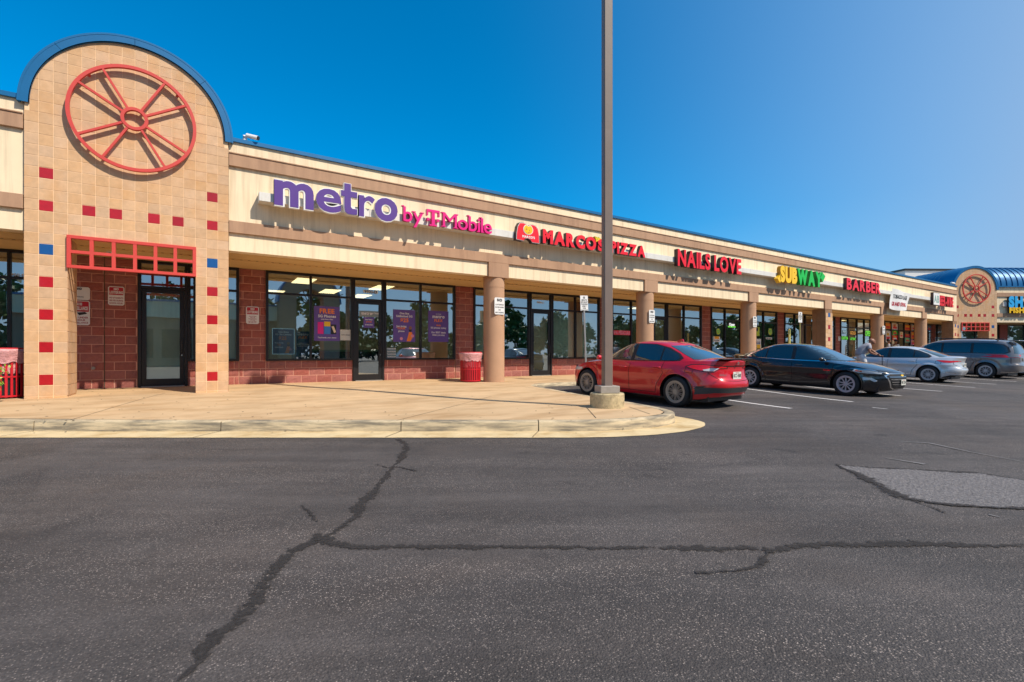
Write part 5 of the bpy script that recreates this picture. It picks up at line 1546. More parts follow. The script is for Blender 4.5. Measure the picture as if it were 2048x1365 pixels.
def shell(name, parent, m, xf, xr, w, zbot, ztop, nf, nr, crown, crownx=0.0, rows=14, arches=(), ar=0.0, az=0.0, simple=False, bulge=None):
    """body shell: stack of plan outlines. returns object and bvh (local coords)"""
    F = xi_samples(nf, 0.012); Rr = xi_samples(nr, 0.012)
    xis = [(-x, nr) for x in Rr[::-1]] + [(x, nf) for x in F[1:]]
    zm = 0.6 if not simple else 1.0
    def P(xi, n_, z):
        a = xf(z); r_ = xr(z); xc = (a + r_) / 2; h = (a - r_) / 2
        if simple: x = xc + xi * h
        else:
            am, rm = xf(zm), xr(zm); xref = (am + rm) / 2 + xi * (am - rm) / 2
            if xi > 0: t = sm((xi - 0.62) / 0.38); x = xref + (a - am) * t
            else: t = sm((-xi - 0.62) / 0.38); x = xref + (r_ - rm) * t
        y = (max(0.0, 1 - abs(xi) ** n_)) ** (1 / n_)
        return x, y
    vs_, fs = [], []
    cols = []
    for xi, n_ in xis:
        x0, _ = P(xi, n_, zm)
        zb_ = zbot(x0); inarch = False
        for ax in arches:
            if abs(x0 - ax) < ar:
                zz = az + math.sqrt(ar * ar - (x0 - ax) ** 2)
                if zz > zb_: zb_ = zz
        zt_ = ztop(x0 if not simple else xi)
        col = []
        for j in range(rows + 1):
            z = zb_ + (zt_ - zb_) * j / rows
            x, y = P(xi, n_, z)
            ww = w(z)
            if bulge: ww += bulge(x, z)
            for ax in arches:
                d = math.hypot(x - ax, z - az) - ar
                if d > -0.02: ww += 0.014 * math.exp(-(max(d, 0) / 0.05) ** 2) - 0.012 * math.exp(-((d - .10) / 0.05) ** 2)
            col.append((x, y * ww, z))
        cols.append(col)
    n = len(cols)
    R1 = rows + 1
    for sgn in (1, -1):
        base = len(vs_)
        for col in cols: vs_.extend([(p[0], sgn * p[1], p[2]) for p in col])
        for i in range(n - 1):
            for j in range(rows):
                q = (base + i * R1 + j, base + i * R1 + j + 1, base + (i + 1) * R1 + j + 1, base + (i + 1) * R1 + j)
                fs.append(q if sgn > 0 else q[::-1])
    # cap
    K = 10; cb = len(vs_)
    ymax = max(c[-1][1] for c in cols)
    for i, col in enumerate(cols):
        x, y, z = col[-1]
        for k_ in range(K + 1):
            t = 1 - 2 * k_ / K
            # ease: quicker roll-over at the edge
            cr = crown * (y / ymax) ** 0.6 * (1 - abs(t) ** 2.6)
            cx_ = crownx * (1 - abs(xis[i][0]) ** 2) * (1 - t ** 4 * 0.4) if crownx else 0
            if crownx: cx_ *= (1 - abs(t) ** 8)
            vs_.append((x, y * t, z + cr + cx_))
    for i in range(n - 1):
        for k_ in range(K):
            fs.append((cb + i * (K + 1) + k_, cb + i * (K + 1) + k_ + 1, cb + (i + 1) * (K + 1) + k_ + 1, cb + (i + 1) * (K + 1) + k_))
    b = MB(); b.add(vs_, fs, m)
    o = b.build(name, parent)
    bm = bmesh.new(); bm.from_mesh(o.data)
    bmesh.ops.remove_doubles(bm, verts=bm.verts, dist=0.0008)
    bmesh.ops.recalc_face_normals(bm, faces=bm.faces)
    up = sum(f.normal.z * f.calc_area() for f in bm.faces)
    if up < 0: bmesh.ops.reverse_faces(bm, faces=bm.faces)
    for f in bm.faces: f.smooth = True
    for e in bm.edges: e.smooth = len(e.link_faces) == 2 and e.calc_face_angle(0) < R(42)
    bm.to_mesh(o.data); bm.free()
    bvh = BVHTree.FromPolygons([v.co.copy() for v in o.data.vertices], [tuple(p.vertices) for p in o.data.polygons])
    return o, bvh
def decal(bvh, poly, mapping, off, name, m, parent, step=0.05, refine=True):
    """project a 2-D outline onto a shell"""
    P = []
    for i in range(len(poly)):
        a, c = Vector(poly[i]), Vector(poly[(i + 1) % len(poly)]); k_ = max(1, int((c - a).length / step))
        for q in range(k_): P.append(a.lerp(c, q / k_))
    n0 = len(P); vv = list(P)
    xa, xb = min(p.x for p in P), max(p.x for p in P); ya, yb = min(p.y for p in P), max(p.y for p in P)
    x = xa + step / 2
    while x < xb:
        y = ya + step / 2
        while y < yb: vv.append(Vector((x, y))); y += step
        x += step
    v2, _, f2, *_r = delaunay_2d_cdt(vv, [(i, (i + 1) % n0) for i in range(n0)], [list(range(n0))], 1, 1e-5)
    out = {}
    for i, v in enumerate(v2):
        o_, d_ = mapping(v.x, v.y)
        hit, nr_, _, _ = bvh.ray_cast(Vector(o_), Vector(d_).normalized())
        if hit is not None:
            if nr_.dot(Vector(d_)) > 0: nr_ = -nr_
            out[i] = hit + nr_ * off
    idx = {}; vs_ = []; fs = []
    for f in f2:
        if all(i in out for i in f):
            q = []
            for i in f:
                if i not in idx: idx[i] = len(vs_); vs_.append(out[i])
                q.append(idx[i])
            fs.append(q)
    if not fs: return None
    b = MB(); b.add(vs_, fs, m); o = b.build(name, parent, smooth=True)
    me = o.data
    d0 = Vector(mapping(*poly[0])[1])
    if sum((p.normal.dot(d0)) * p.area for p in me.polygons) > 0: me.flip_normals()
    return o
def ribbon(bvh, pts, wdt, mapping, off, b, m):
    P = []
    for a, c in zip(pts, pts[1:]):
        a, c = Vector(a), Vector(c); k_ = max(1, int((c - a).length / 0.04))
        for q in range(k_): P.append(a.lerp(c, q / k_))
    P.append(Vector(pts[-1])); vs_ = []; ok = []
    for i, p in enumerate(P):
        t = (P[min(i + 1, len(P) - 1)] - P[max(i - 1, 0)]).normalized(); n = Vector((-t.y, t.x)) * wdt / 2
        good = True; pair = []
        for q in (p + n, p - n):
            o_, d_ = mapping(q.x, q.y); hit, nr_, _, _ = bvh.ray_cast(Vector(o_), Vector(d_).normalized())
            if hit is None: good = False; pair.append(Vector((0, 0, 0))); continue
            if nr_.dot(Vector(d_)) > 0: nr_ = -nr_
            pair.append(hit + nr_ * off)
        vs_ += pair; ok.append(good)
    b.add(vs_, [(2 * i, 2 * i + 1, 2 * i + 3, 2 * i + 2) for i in range(len(P) - 1) if ok[i] and ok[i + 1]], m)
def side(s): return lambda x, z: ((x, s * 3.0, z), (0, -s, 0))
def front(): return lambda y, z: ((5, y, z), (-1, 0, 0))
def rear(): return lambda y, z: ((-5, y, z), (1, 0, 0))
def topm(): return lambda x, y: ((x, y, 4), (0, 0, -1))
def wheel(parent, x, y, r, wdt, rr, rim_m, style, s):
    w = empty('wheel', (x, y, r), 0); w.parent = parent
    b = MB(); n = 40; prof = [(rr, -wdt / 2 + .02), (rr + .012, -wdt / 2), (r - .03, -wdt / 2 + .004), (r - .006, -wdt / 2 + .03), (r, -wdt / 2 + .06), (r, wdt / 2 - .06), (r - .006, wdt / 2 - .03), (r - .03, wdt / 2 - .004), (rr + .012, wdt / 2), (rr, wdt / 2 - .02)]
    vs_ = [(q[0] * math.cos(2 * PI * i / n), q[1], q[0] * math.sin(2 * PI * i / n)) for i in range(n) for q in prof]
    k_ = len(prof)
    b.add(vs_, [(i * k_ + j, i * k_ + j + 1, ((i + 1) % n) * k_ + j + 1, ((i + 1) % n) * k_ + j) for i in range(n) for j in range(k_ - 1)], RUBBER)
    b.build('tyre', w, autosmooth=R(50))
    b = MB(); yo = s * (wdt / 2 - .012)
    def ys_(a, c): return (min(s * a, s * c), max(s * a, s * c))
    f = wdt / 2
    b.ring(0, 0, rr - .022, rr + .006, *ys_(f - .06, f - .008), rim_m, n=40)
    b.ring(0, 0, rr - .05, rr - .02, *ys_(-.05, f - .02), rim_m, n=40)
    ns, pr = style
    for i in range(ns):
        for dd in ((-pr, pr) if pr else (0,)):
            a = 2 * PI * i / ns + dd; a2 = 2 * PI * i / ns + dd * 2.1
            t0, t1 = ((.0065, .0055) if ns > 6 else (.015, .013)) if pr else (.040, .026)
            r0, r1 = .04, rr - .018
            p0 = (r0 * math.cos(a), r0 * math.sin(a)); p1 = (r1 * math.cos(a2), r1 * math.sin(a2))
            nx_, nz_ = -math.sin(a), math.cos(a)
            pts = [(p0[0] - nx_ * t0, p0[1] - nz_ * t0), (p1[0] - nx_ * t1, p1[1] - nz_ * t1), (p1[0] + nx_ * t1, p1[1] + nz_ * t1), (p0[0] + nx_ * t0, p0[1] + nz_ * t0)]
            b.prism(pts, *ys_(f - .05, f - .018), rim_m)
    b.ring(0, 0, 0, .05, *ys_(f - .05, f - .012), rim_m, n=20)
    b.build('rim', w, autosmooth=R(30))
    b = MB(); b.ring(0, 0, 0, rr - .03, *ys_(f - .12, f - .10), RIMD, n=32); b.build('brake_disc', w)
    return w
def car(label, loc, rz, spec, scale=1.0):
    S = spec
    root = empty('parked_car' if not S.get('van') else 'parked_minivan', (*loc, 0), rz, label, 'car' if not S.get('van') else 'minivan', 'cars parked in front of the strip')
    root['kind'] = 'thing'
    root.scale = (scale,) * 3
    L, W, H_, xF, xR, r = S['L'], S['W'], S['H'], S['xF'], S['xR'], S['r']
    paint = S['paint']; ar = r + .055
    lo, lb = shell('body', root, paint, tab(S['nose']), tab(S['tail']), tab(S['w']), tab(S['bot']), tab(S['top']), S.get('nf', 4.2), S.get('nr', 4.8), S.get('hood', .07), rows=26, arches=(xF, xR), ar=ar, az=r, bulge=S.get('bulge'))
    g0 = S['gz'][0]
    go_, gb = shell('cabin', root, paint, tab(S['gf']), tab(S['gr']), tab(S['gw']), lambda x: g0, lambda xi: S['gz'][1] - S.get('gdrop', .05) * abs(xi) ** 3, S.get('gnf', 5.5), S.get('gnr', 5.0), S.get('roofc', .05), crownx=S.get('roofx', .03), rows=16, simple=True)
    # underside and wheel wells
    b = MB(); b.box(S['under'][0], S['under'][1], -W / 2 + .26, W / 2 - .26, .17, .75, BLACK); b.build('underbody', root)
    for ax in (xF, xR):
        for s in (1, -1):
            b = MB(); A = [PI * (-.12) + PI * 1.24 * i / 24 for i in range(25)]
            vs_ = [(ax + (ar - .004) * math.cos(a), y, max(.12, r + (ar - .004) * math.sin(a))) for a in A for y in (s * (W / 2 - .045), s * .45)]
            b.add(vs_, [(2 * i, 2 * i + 1, 2 * i + 3, 2 * i + 2) for i in range(24)], BLACK)
            b.build('wheel_well', root)
            wheel(root, ax, s * (W / 2 - .125), r, .215, S['rr'], S.get('rim', RIM), S['style'], s)
    # glass
    for s in (1, -1):
        if S.get('chrome'):
            decal(gb, S['dlo'], side(s), .0035, 'window_trim', CHROME, root, .05)
        if S.get('surround', True):
            decal(gb, S['dark'], side(s), .005, 'window_surround', TRIMK, root, .05)
        for q in S['sideglass']:
            decal(gb, q, side(s), .0085, 'side_window', TINT, root, .05)
        sb = MB()
        for q in S['seams']: ribbon(lb, q, .011, side(s), .0025, sb, SEAM)
        if sb.v: sb.build('door_gap', root)
        for hx, hz in S['handles']:
            hit, nr_, _, _ = lb.ray_cast(Vector((hx, s * 3, hz)), Vector((0, -s, 0)))
            if hit:
                b = MB(); b.tube([(hx - .10, hit.y - s * .004, hz), (hx - .085, hit.y + s * .03, hz + .003), (hx + .085, hit.y + s * .03, hz + .003), (hx + .1, hit.y - s * .004, hz)], .014, S.get('handle_m', paint), 8)
                b.build('door_handle', root)
        # mirror
        mx, mz = S['mirror']
        b = MB(); y0 = W / 2 - .10
        body_pts = [(mx + .02, s * (y0 + .02), mz - .03), (mx + .0, s * (y0 + .10), mz - .01), (mx - .01, s * (y0 + .14), mz), (mx - .02, s * (y0 + .24), mz + .01), (mx - .03, s * (y0 + .28), mz + .01)]
        b.tube(body_pts, [.022, .03, .058, .062, .035], paint, 14); b.build('wing_mirror', root, autosmooth=R(60))
        if 'rocker' in S:
            rb = MB(); ribbon(lb, S['rocker'], .05, side(s), .003, rb, TRIMK); rb.build('sill_trim', root)
    for q in S['screen']: decal(gb, q, front(), .006, 'windscreen', TINTL, root, .06)
    for q in S['rscreen']: decal(gb, q, rear(), .006, 'rear_window', TINTL, root, .06)
    for (nm, mp, q, off, m_) in S['patches']:
        if mp == 'side':
            for s in (1, -1): decal(lb, q, side(s), off, nm, m_, root, .03)
        elif mp in ('rear2', 'front2'):
            for s in (1, -1): decal(lb, [(a * s, c) for a, c in q], rear() if mp == 'rear2' else front(), off, nm, m_, root, .03)
        elif mp == 'corner_r':
            for s in (1, -1):
                d = Vector((0.72, -s * 0.69, 0)); u = Vector((-d.y, d.x, 0))
                decal(lb, q, (lambda a, c, d=d, u=u, s=s: (Vector((-2.0, s * .75, c)) - d * 3 + u * a * -s, d)), off, nm, m_, root, .03)
        elif mp == 'corner_f':
            for s in (1, -1):
                d = Vector((-0.72, -s * 0.69, 0)); u = Vector((-d.y, d.x, 0))
                decal(lb, q, (lambda a, c, d=d, u=u, s=s: (Vector((2.0, s * .75, c)) - d * 3 + u * a * s, d)), off, nm, m_, root, .03)
        elif mp == 'rear': decal(lb, q, rear(), off, nm, m_, root, .03)
        elif mp == 'front': decal(lb, q, front(), off, nm, m_, root, .03)
        elif mp == 'top': decal(lb, q, topm(), off, nm, m_, root, .05)
    tb = MB()
    for q in S.get('topseams', []): ribbon(lb, q, .009, topm(), .0025, tb, SEAM)
    if tb.v: tb.build('bonnet_gap', root)
    tb = MB()
    for q in S.get('rearseams', []): ribbon(lb, q, .009, rear(), .0025, tb, SEAM)
    for q in S.get('frontseams', []): ribbon(lb, q, .009, front(), .0025, tb, SEAM)
    if tb.v: tb.build('boot_gap', root)
    return root, lb, gb
def plate(root, x, z, face, txt, w=.305, h=.155, tilt=0.0):
    p = empty('number_plate', (x, 0, z), 0); p.parent = root
    p.rotation_euler = (0, 0, (-PI / 2 if face < 0 else PI / 2))
    b = MB(); b.box(-w / 2, w / 2, -.004, .0, 0, h, PLATE); b.build('plate_panel', p, bevel=.002)
    b = MB(); flat_text(b, txt, 0, h * .28, h * .42, w * .86, -.006, BLACK, .03); flat_text(b, 'Maryland', 0, h * .82, h * .12, w * .5, -.006, SIGNRED, .02); b.build('plate_lettering', p)
    return p
def scale_tab(t, kx=1.0, ky=1.0): return [(a * kx, c * ky) for a, c in t]
REDPAINT = mat('red_car_paint', (0.58, 0.004, 0.014), 0.3, metal=0.15, coat=1.0, var=0.02)
BLKPAINT = mat('black_car_paint', (0.006, 0.008, 0.012), 0.22, coat=1.0)
SILPAINT = mat('silver_car_paint', (0.58, 0.60, 0.63), 0.32, metal=0.35, coat=1.0)
GRYPAINT = mat('grey_car_paint', (0.20, 0.185, 0.185), 0.30, metal=0.5, coat=1.0)
DKBPAINT = mat('dark_blue_car_paint', (0.01, 0.025, 0.06), 0.25, coat=1.0)
def sedan(**k):
    S = dict(L=4.63, W=1.78, H=1.435, xF=1.35, xR=-1.35, r=.325, rr=.228, style=(10, .10),
        nose=[(.12, 2.08), (.2, 2.20), (.35, 2.265), (.5, 2.285), (.62, 2.26), (.72, 2.19), (.80, 2.08), (.9, 1.9)],
        tail=[(.15, -2.02), (.25, -2.16), (.38, -2.24), (.52, -2.30), (.60, -2.28), (.68, -2.22), (.85, -2.20), (1.0, -2.25), (1.06, -2.28)],
        w=[(.15, .81), (.28, .865), (.42, .885), (.58, .875), (.68, .888), (.80, .872), (.90, .835), (.98, .785), (1.05, .74)],
        bot=[(-2.4, .30), (-2.1, .25), (-1.9, .2), (-.9, .2), (.9, .19), (1.9, .19), (2.3, .24)],
        top=[(-2.35, 1.0), (-2.1, 1.015), (-1.6, 1.0), (-1.0, .965), (-.2, .93), (.7, .915), (1.0, .895), (1.5, .835), (1.9, .755), (2.15, .685), (2.3, .64)],
        hood=.075, nf=3.4, nr=3.8,
        gf=[(.80, 1.50), (.92, 1.22), (1.0, 1.02), (1.15, .72), (1.28, .42), (1.36, .18), (1.42, -.05)],
        gr=[(.80, -2.20), (.97, -2.02), (1.05, -1.84), (1.15, -1.58), (1.25, -1.30), (1.33, -1.05), (1.42, -.80)],
        gw=[(.80, .80), (.95, .775), (1.1, .715), (1.25, .645), (1.34, .60), (1.40, .55)],
        gz=(.80, 1.365), gdrop=.035, roofc=.045, roofx=.028, gnf=4.2, gnr=3.6, under=(-2.0, 2.0),
        dark=[(1.10, .955), (.84, 1.10), (.55, 1.245), (.28, 1.335), (-.05, 1.36), (-.65, 1.348), (-1.0, 1.27), (-1.30, 1.14), (-1.42, 1.05), (-1.35, .985), (0, .95)],
        dlo=[(1.17, .925), (.86, 1.13), (.56, 1.275), (.28, 1.362), (-.05, 1.386), (-.70, 1.374), (-1.05, 1.295), (-1.40, 1.14), (-1.55, 1.02), (-1.42, .95), (0, .915)],
        sideglass=[[(.99, .985), (.80, 1.10), (.53, 1.232), (.27, 1.318), (-.05, 1.342), (-.03, .965)],
                   [(-.13, .965), (-.15, 1.343), (-.62, 1.332), (-.86, 1.28), (-.86, .985)],
                   [(-.90, .99), (-.90, 1.27), (-1.25, 1.135), (-1.34, 1.05), (-1.28, 1.0)]],
        seams=[[(1.02, .90), (.98, .5), (.95, .27)], [(-.08, .93), (-.06, .6), (-.08, .27)], [(-1.0, .96), (-.98, .82), (-1.02, .72), (-.86, .48), (-.82, .27)], [(.95, .275), (-.82, .275)], [(-1.72, .88), (-1.56, .88), (-1.54, .76), (-1.70, .75), (-1.72, .88)]],
        handles=[(.12, .80), (-.85, .835)], mirror=(.80, .985),
        screen=[[(-.655, .96), (.655, .96), (.61, 1.10), (.505, 1.335), (0, 1.355), (-.505, 1.335), (-.61, 1.10)]],
        rscreen=[[(-.62, 1.03), (.62, 1.03), (.60, 1.12), (.52, 1.315), (0, 1.34), (-.52, 1.315), (-.60, 1.12)]],
        patches=[], topseams=[[(1.15, -.72), (1.6, -.70), (2.0, -.58), (2.12, -.3), (2.15, 0), (2.12, .3), (2.0, .58), (1.6, .70), (1.15, .72)]],
        rearseams=[])
    S.update(k); return S
def stretch(S, L, H_, W):
    kx, kz, ky = L / S['L'], H_ / S['H'], W / S['W']
    S = dict(S)
    for a in ('nose', 'tail', 'gf', 'gr'): S[a] = [(z * kz, x * kx) for z, x in S[a]]
    S['w'] = [(z * kz, x * ky) for z, x in S['w']]; S['gw'] = [(z * kz, x * ky) for z, x in S['gw']]
    S['bot'] = [(x * kx, z) for x, z in S['bot']]; S['top'] = [(x * kx, z * kz) for x, z in S['top']]
    for a in ('dark', 'dlo'): S[a] = [(x * kx, z * kz) for x, z in S[a]]
    for a in ('sideglass', 'seams'): S[a] = [[(x * kx, z * kz) for x, z in q] for q in S[a]]
    S['handles'] = [(x * kx, z * kz) for x, z in S['handles']]; S['mirror'] = (S['mirror'][0] * kx, S['mirror'][1] * kz)
    for a in ('screen', 'rscreen'): S[a] = [[(y * ky, z * kz) for y, z in q] for q in S[a]]
    S['topseams'] = [[(x * kx, y * ky) for x, y in q] for q in S['topseams']]
    S['gz'] = (S['gz'][0] * kz, S['gz'][1] * kz); S['under'] = (S['under'][0] * kx, S['under'][1] * kx)
    S.update(L=L, H=H_, W=W); return S
# --- red saloon
def red_bulge(x, z): return 0.010 * math.exp(-((z - .80) / .05) ** 2) - 0.012 * math.exp(-((z - .45) / .10) ** 2) * sm(1 - abs(x) / 1.0)
Sred = sedan(paint=REDPAINT, rim=RIMG, r=.33, rr=.236, bulge=red_bulge,
    patches=[('lamp_surround', 'corner_r', [(-.36, .885), (-.25, .93), (-.05, .945), (.20, .93), (.46, .915), (.48, .86), (.30, .855), (.18, .785), (.02, .785), (-.14, .81), (-.28, .845)], .005, TRIMK),
             ('tail_lamp', 'corner_r', [(-.32, .885), (-.24, .915), (-.05, .93), (.20, .915), (.44, .90), (.46, .875), (.30, .87), (.18, .80), (.02, .80), (-.14, .825), (-.25, .85)], .008, TAIL),
             ('reversing_lamp', 'corner_r', [(-.02, .806), (.17, .806), (.28, .868), (.10, .862), (-.04, .83)], .013, LAMPC),
             ('boot_strip', 'rear', [(-.50, .905), (.50, .905), (.50, .925), (-.50, .925)], .004, TRIMK),
             ('bumper_insert', 'rear', [(-.86, .42), (-.70, .47), (.70, .47), (.86, .42), (.80, .30), (.58, .36), (-.58, .36), (-.80, .30)], .006, BUMPG),
             ('bumper_lip', 'rear', [(-.68, .29), (-.60, .335), (.60, .335), (.68, .29), (.60, .275), (-.60, .275)], .008, REDPAINT),
             ('side_vent', 'rear2', [(.70, .50), (.84, .46), (.82, .36), (.76, .40)], .005, TRIMK),
             ('head_lamp', 'corner_f', [(-.35, .66), (-.30, .72), (.05, .70), (.25, .66), (.22, .62), (-.1, .63)], .006, LAMPC),
             ('lower_grille', 'front', [(-.6, .30), (-.5, .55), (.5, .55), (.6, .30)], .005, TRIMK)],
    rearseams=[[(-.62, .90), (-.66, .76), (-.5, .62), (0, .60), (.5, .62), (.66, .76), (.62, .90)]])
def pose(near, deg, S, sc, far_is_front):
    """near = ground point of the closer near-side wheel; deg = lean of the car axis from +Y"""
    a = R(deg); u = Vector((math.sin(a), math.cos(a))); l = Vector((u.y, -u.x))
    c = Vector(near) + u * ((-S['xR']) if far_is_front else S['xF']) * sc + l * (S['W'] / 2 - .02) * sc
    d = u if far_is_front else -u
    return (c.x, c.y), math.atan2(d.y, d.x)
Cr, Ar = pose((7.8, 6.4), -3, Sred, .9, True)
redc, lbR, gbR = car('glossy red saloon seen from behind, parked nose to the walk beside the lamp pole', Cr, Ar, Sred, .9)
def ground_fit(o, S, scale):
    """sit the wheels on the sloping lot"""
    M = Matrix.Rotation(o.rotation_euler.z, 3, 'Z'); zf = []
    for ax in (S['xF'], S['xR']):
        p = M @ Vector((ax * scale, 0, 0)) + o.location; zf.append(g(p.x, p.y))
    pitch = math.atan2(zf[0] - zf[1], (S['xF'] - S['xR']) * scale)
    o.location.z = (zf[0] + zf[1]) / 2 - .003
    o.rotation_mode = 'XYZ'
    o.rotation_euler = (0, -pitch, o.rotation_euler.z)
ground_fit(redc, Sred, .9)
plate(redc, -2.245, .64, -1, '1CC 4581')
b = MB(); b.box(-2.27, -2.06, -.56, .56, 1.055, 1.068, TRIMK); b.build('boot_spoiler', redc, bevel=.004)
b = MB(); b.ring(0, 0, .022, .034, -.006, 0, CHROME, n=24); b.box(-.004, .004, -.006, 0, -.03, .03, CHROME); b.box(-.024, .024, -.0062, 0, .006, .014, CHROME)
e = b.build('emblem', redc); e.location = (-2.262, 0, .975); e.rotation_euler = (0, 0, -PI / 2)
b = MB(); flat_text(b, 'COROLLA', 0, 0, .034, .26, -.006, CHROME, .05); e = b.build('lettering', redc); e.location = (-2.235, .52, .72); e.rotation_euler = (0, 0, -PI / 2)
b = MB(); b.prism([(-.10, 0), (.10, 0), (-.02, .055), (-.07, .06)], -.015, .015, REDPAINT); e = b.build('roof_antenna', redc, bevel=.004); e.location = (-.83, 0, 1.415)
# --- black saloon
Sblk = stretch(sedan(), 4.93, 1.465, 1.85)
def blk_bulge(x, z): return 0.012 * math.exp(-((z - .74) / .05) ** 2) - 0.014 * math.exp(-((z - .42) / .09) ** 2) * sm(1 - abs(x) / 1.1)
Sblk.update(paint=BLKPAINT, xF=1.415, xR=-1.415, r=.34, rr=.232, style=(5, .17), chrome=True, rim=RIM, bulge=blk_bulge, handle_m=BLKPAINT,
    patches=[('head_lamp', 'corner_f', [(-.42, .70), (-.34, .765), (-.05, .735), (.22, .685), (.20, .655), (-.1, .66)], .006, LAMPC),
             ('head_lamp_inner', 'corner_f', [(-.36, .705), (-.32, .745), (-.20, .73), (-.20, .69)], .010, AMBER),
             ('head_lamp_trim', 'corner_f', [(-.46, .765), (-.30, .79), (.0, .758), (.25, .70), (.25, .69), (0, .742), (-.30, .772)], .008, CHROME),
             ('fog_lamp', 'corner_f', [(-.26, .50), (-.20, .555), (.0, .545), (.12, .47), (.05, .44), (-.04, .49), (-.18, .47)], .008, LAMPC),
             ('grille_trim', 'front', [(-.60, .62), (-.50, .68), (.50, .68), (.60, .62), (.47, .30), (.36, .24), (-.36, .24), (-.47, .30)], .006, CHROME),
             ('grille', 'front', [(-.56, .615), (-.48, .66), (.48, .66), (.56, .615), (.44, .31), (.34, .265), (-.34, .265), (-.44, .31)], .010, BLACK),
             ('grille_bar', 'front', [(-.50, .525), (.50, .525), (.49, .505), (-.49, .505)], .016, CHROME), ('grille_bar', 'front', [(-.47, .455), (.47, .455), (.46, .437), (-.46, .437)], .016, CHROME),
             ('grille_bar', 'front', [(-.44, .39), (.44, .39), (.43, .375), (-.43, .375)], .016, CHROME), ('grille_bar', 'front', [(-.52, .59), (.52, .59), (.51, .575), (-.51, .575)], .016, CHROME),
             ('emblem', 'front', [(-.10, .63), (-.03, .63), (-.03, .645), (.03, .645), (.03, .63), (.10, .63), (.09, .605), (.03, .605), (.03, .59), (-.03, .59), (-.03, .605), (-.09, .605)], .022, YEL),
             ('tail_lamp', 'corner_r', [(-.3, .82), (-.28, .93), (.25, .92), (.3, .86)], .006, TAIL)],
    rocker=[(1.0, .235), (-1.0, .235)])
Cb, Ab = pose((13.5, 5.9), -1, Sblk, .88, False)
blk, lbB, gbB = car('glossy black saloon facing outwards with chrome grille, between the red and silver cars', Cb, Ab, Sblk, .88)
ground_fit(blk, Sblk, .88)
plate(blk, 2.463, .36, 1, '9DK 2214')
b = MB(); flat_text(b, 'MALIBU', 0, 0, .034, .30, -.004, CHROME, .05); hit = lbB.ray_cast(Vector((.93, -3, .70)), Vector((0, 1, 0)))[0]
e = b.build('lettering', blk); e.location = (.93, hit.y - .002, .685)
# --- silver saloon
Ssil = stretch(sedan(), 4.87, 1.45, 1.84)
Ssil.update(paint=SILPAINT, xF=1.40, xR=-1.43, r=.335, rr=.225, style=(10, .10), rim=RIM, bulge=blk_bulge,
    patches=[('tail_lamp', 'corner_r', [(-.28, .905), (-.2, .915), (.1, .905), (.50, .90), (.50, .875), (.25, .85), (.08, .82), (-.10, .825), (-.20, .86)], .008, TAIL),
             ('tail_lamp_trim', 'rear2', [(.20, .865), (.5, .87), (.50, .885), (.20, .88)], .010, CHROME),
             ('lower_bumper', 'rear', [(-.8, .22), (-.7, .34), (.7, .34), (.8, .22)], .006, TRIMK),
             ('bumper_reflector', 'rear2', [(.60, .43), (.82, .46), (.80, .44), (.62, .41)], .006, CHROME)],
    rearseams=[[(-.62, .92), (-.64, .76), (-.4, .62), (.4, .62), (.64, .76), (.62, .92)]])
def place(label, near, S, deg, sc):
    C_, A_ = pose(near, deg, S, sc, True)
    o, lb, gb = car(label, C_, A_, S, sc); ground_fit(o, S, sc); return o, lb, gb
sil, _, _ = place('silver saloon parked nose in, right of the bending bald man', (21.7, 6.85), Ssil, -4, .88)
plate(sil, -2.365, .66, -1, '3FX 7702')
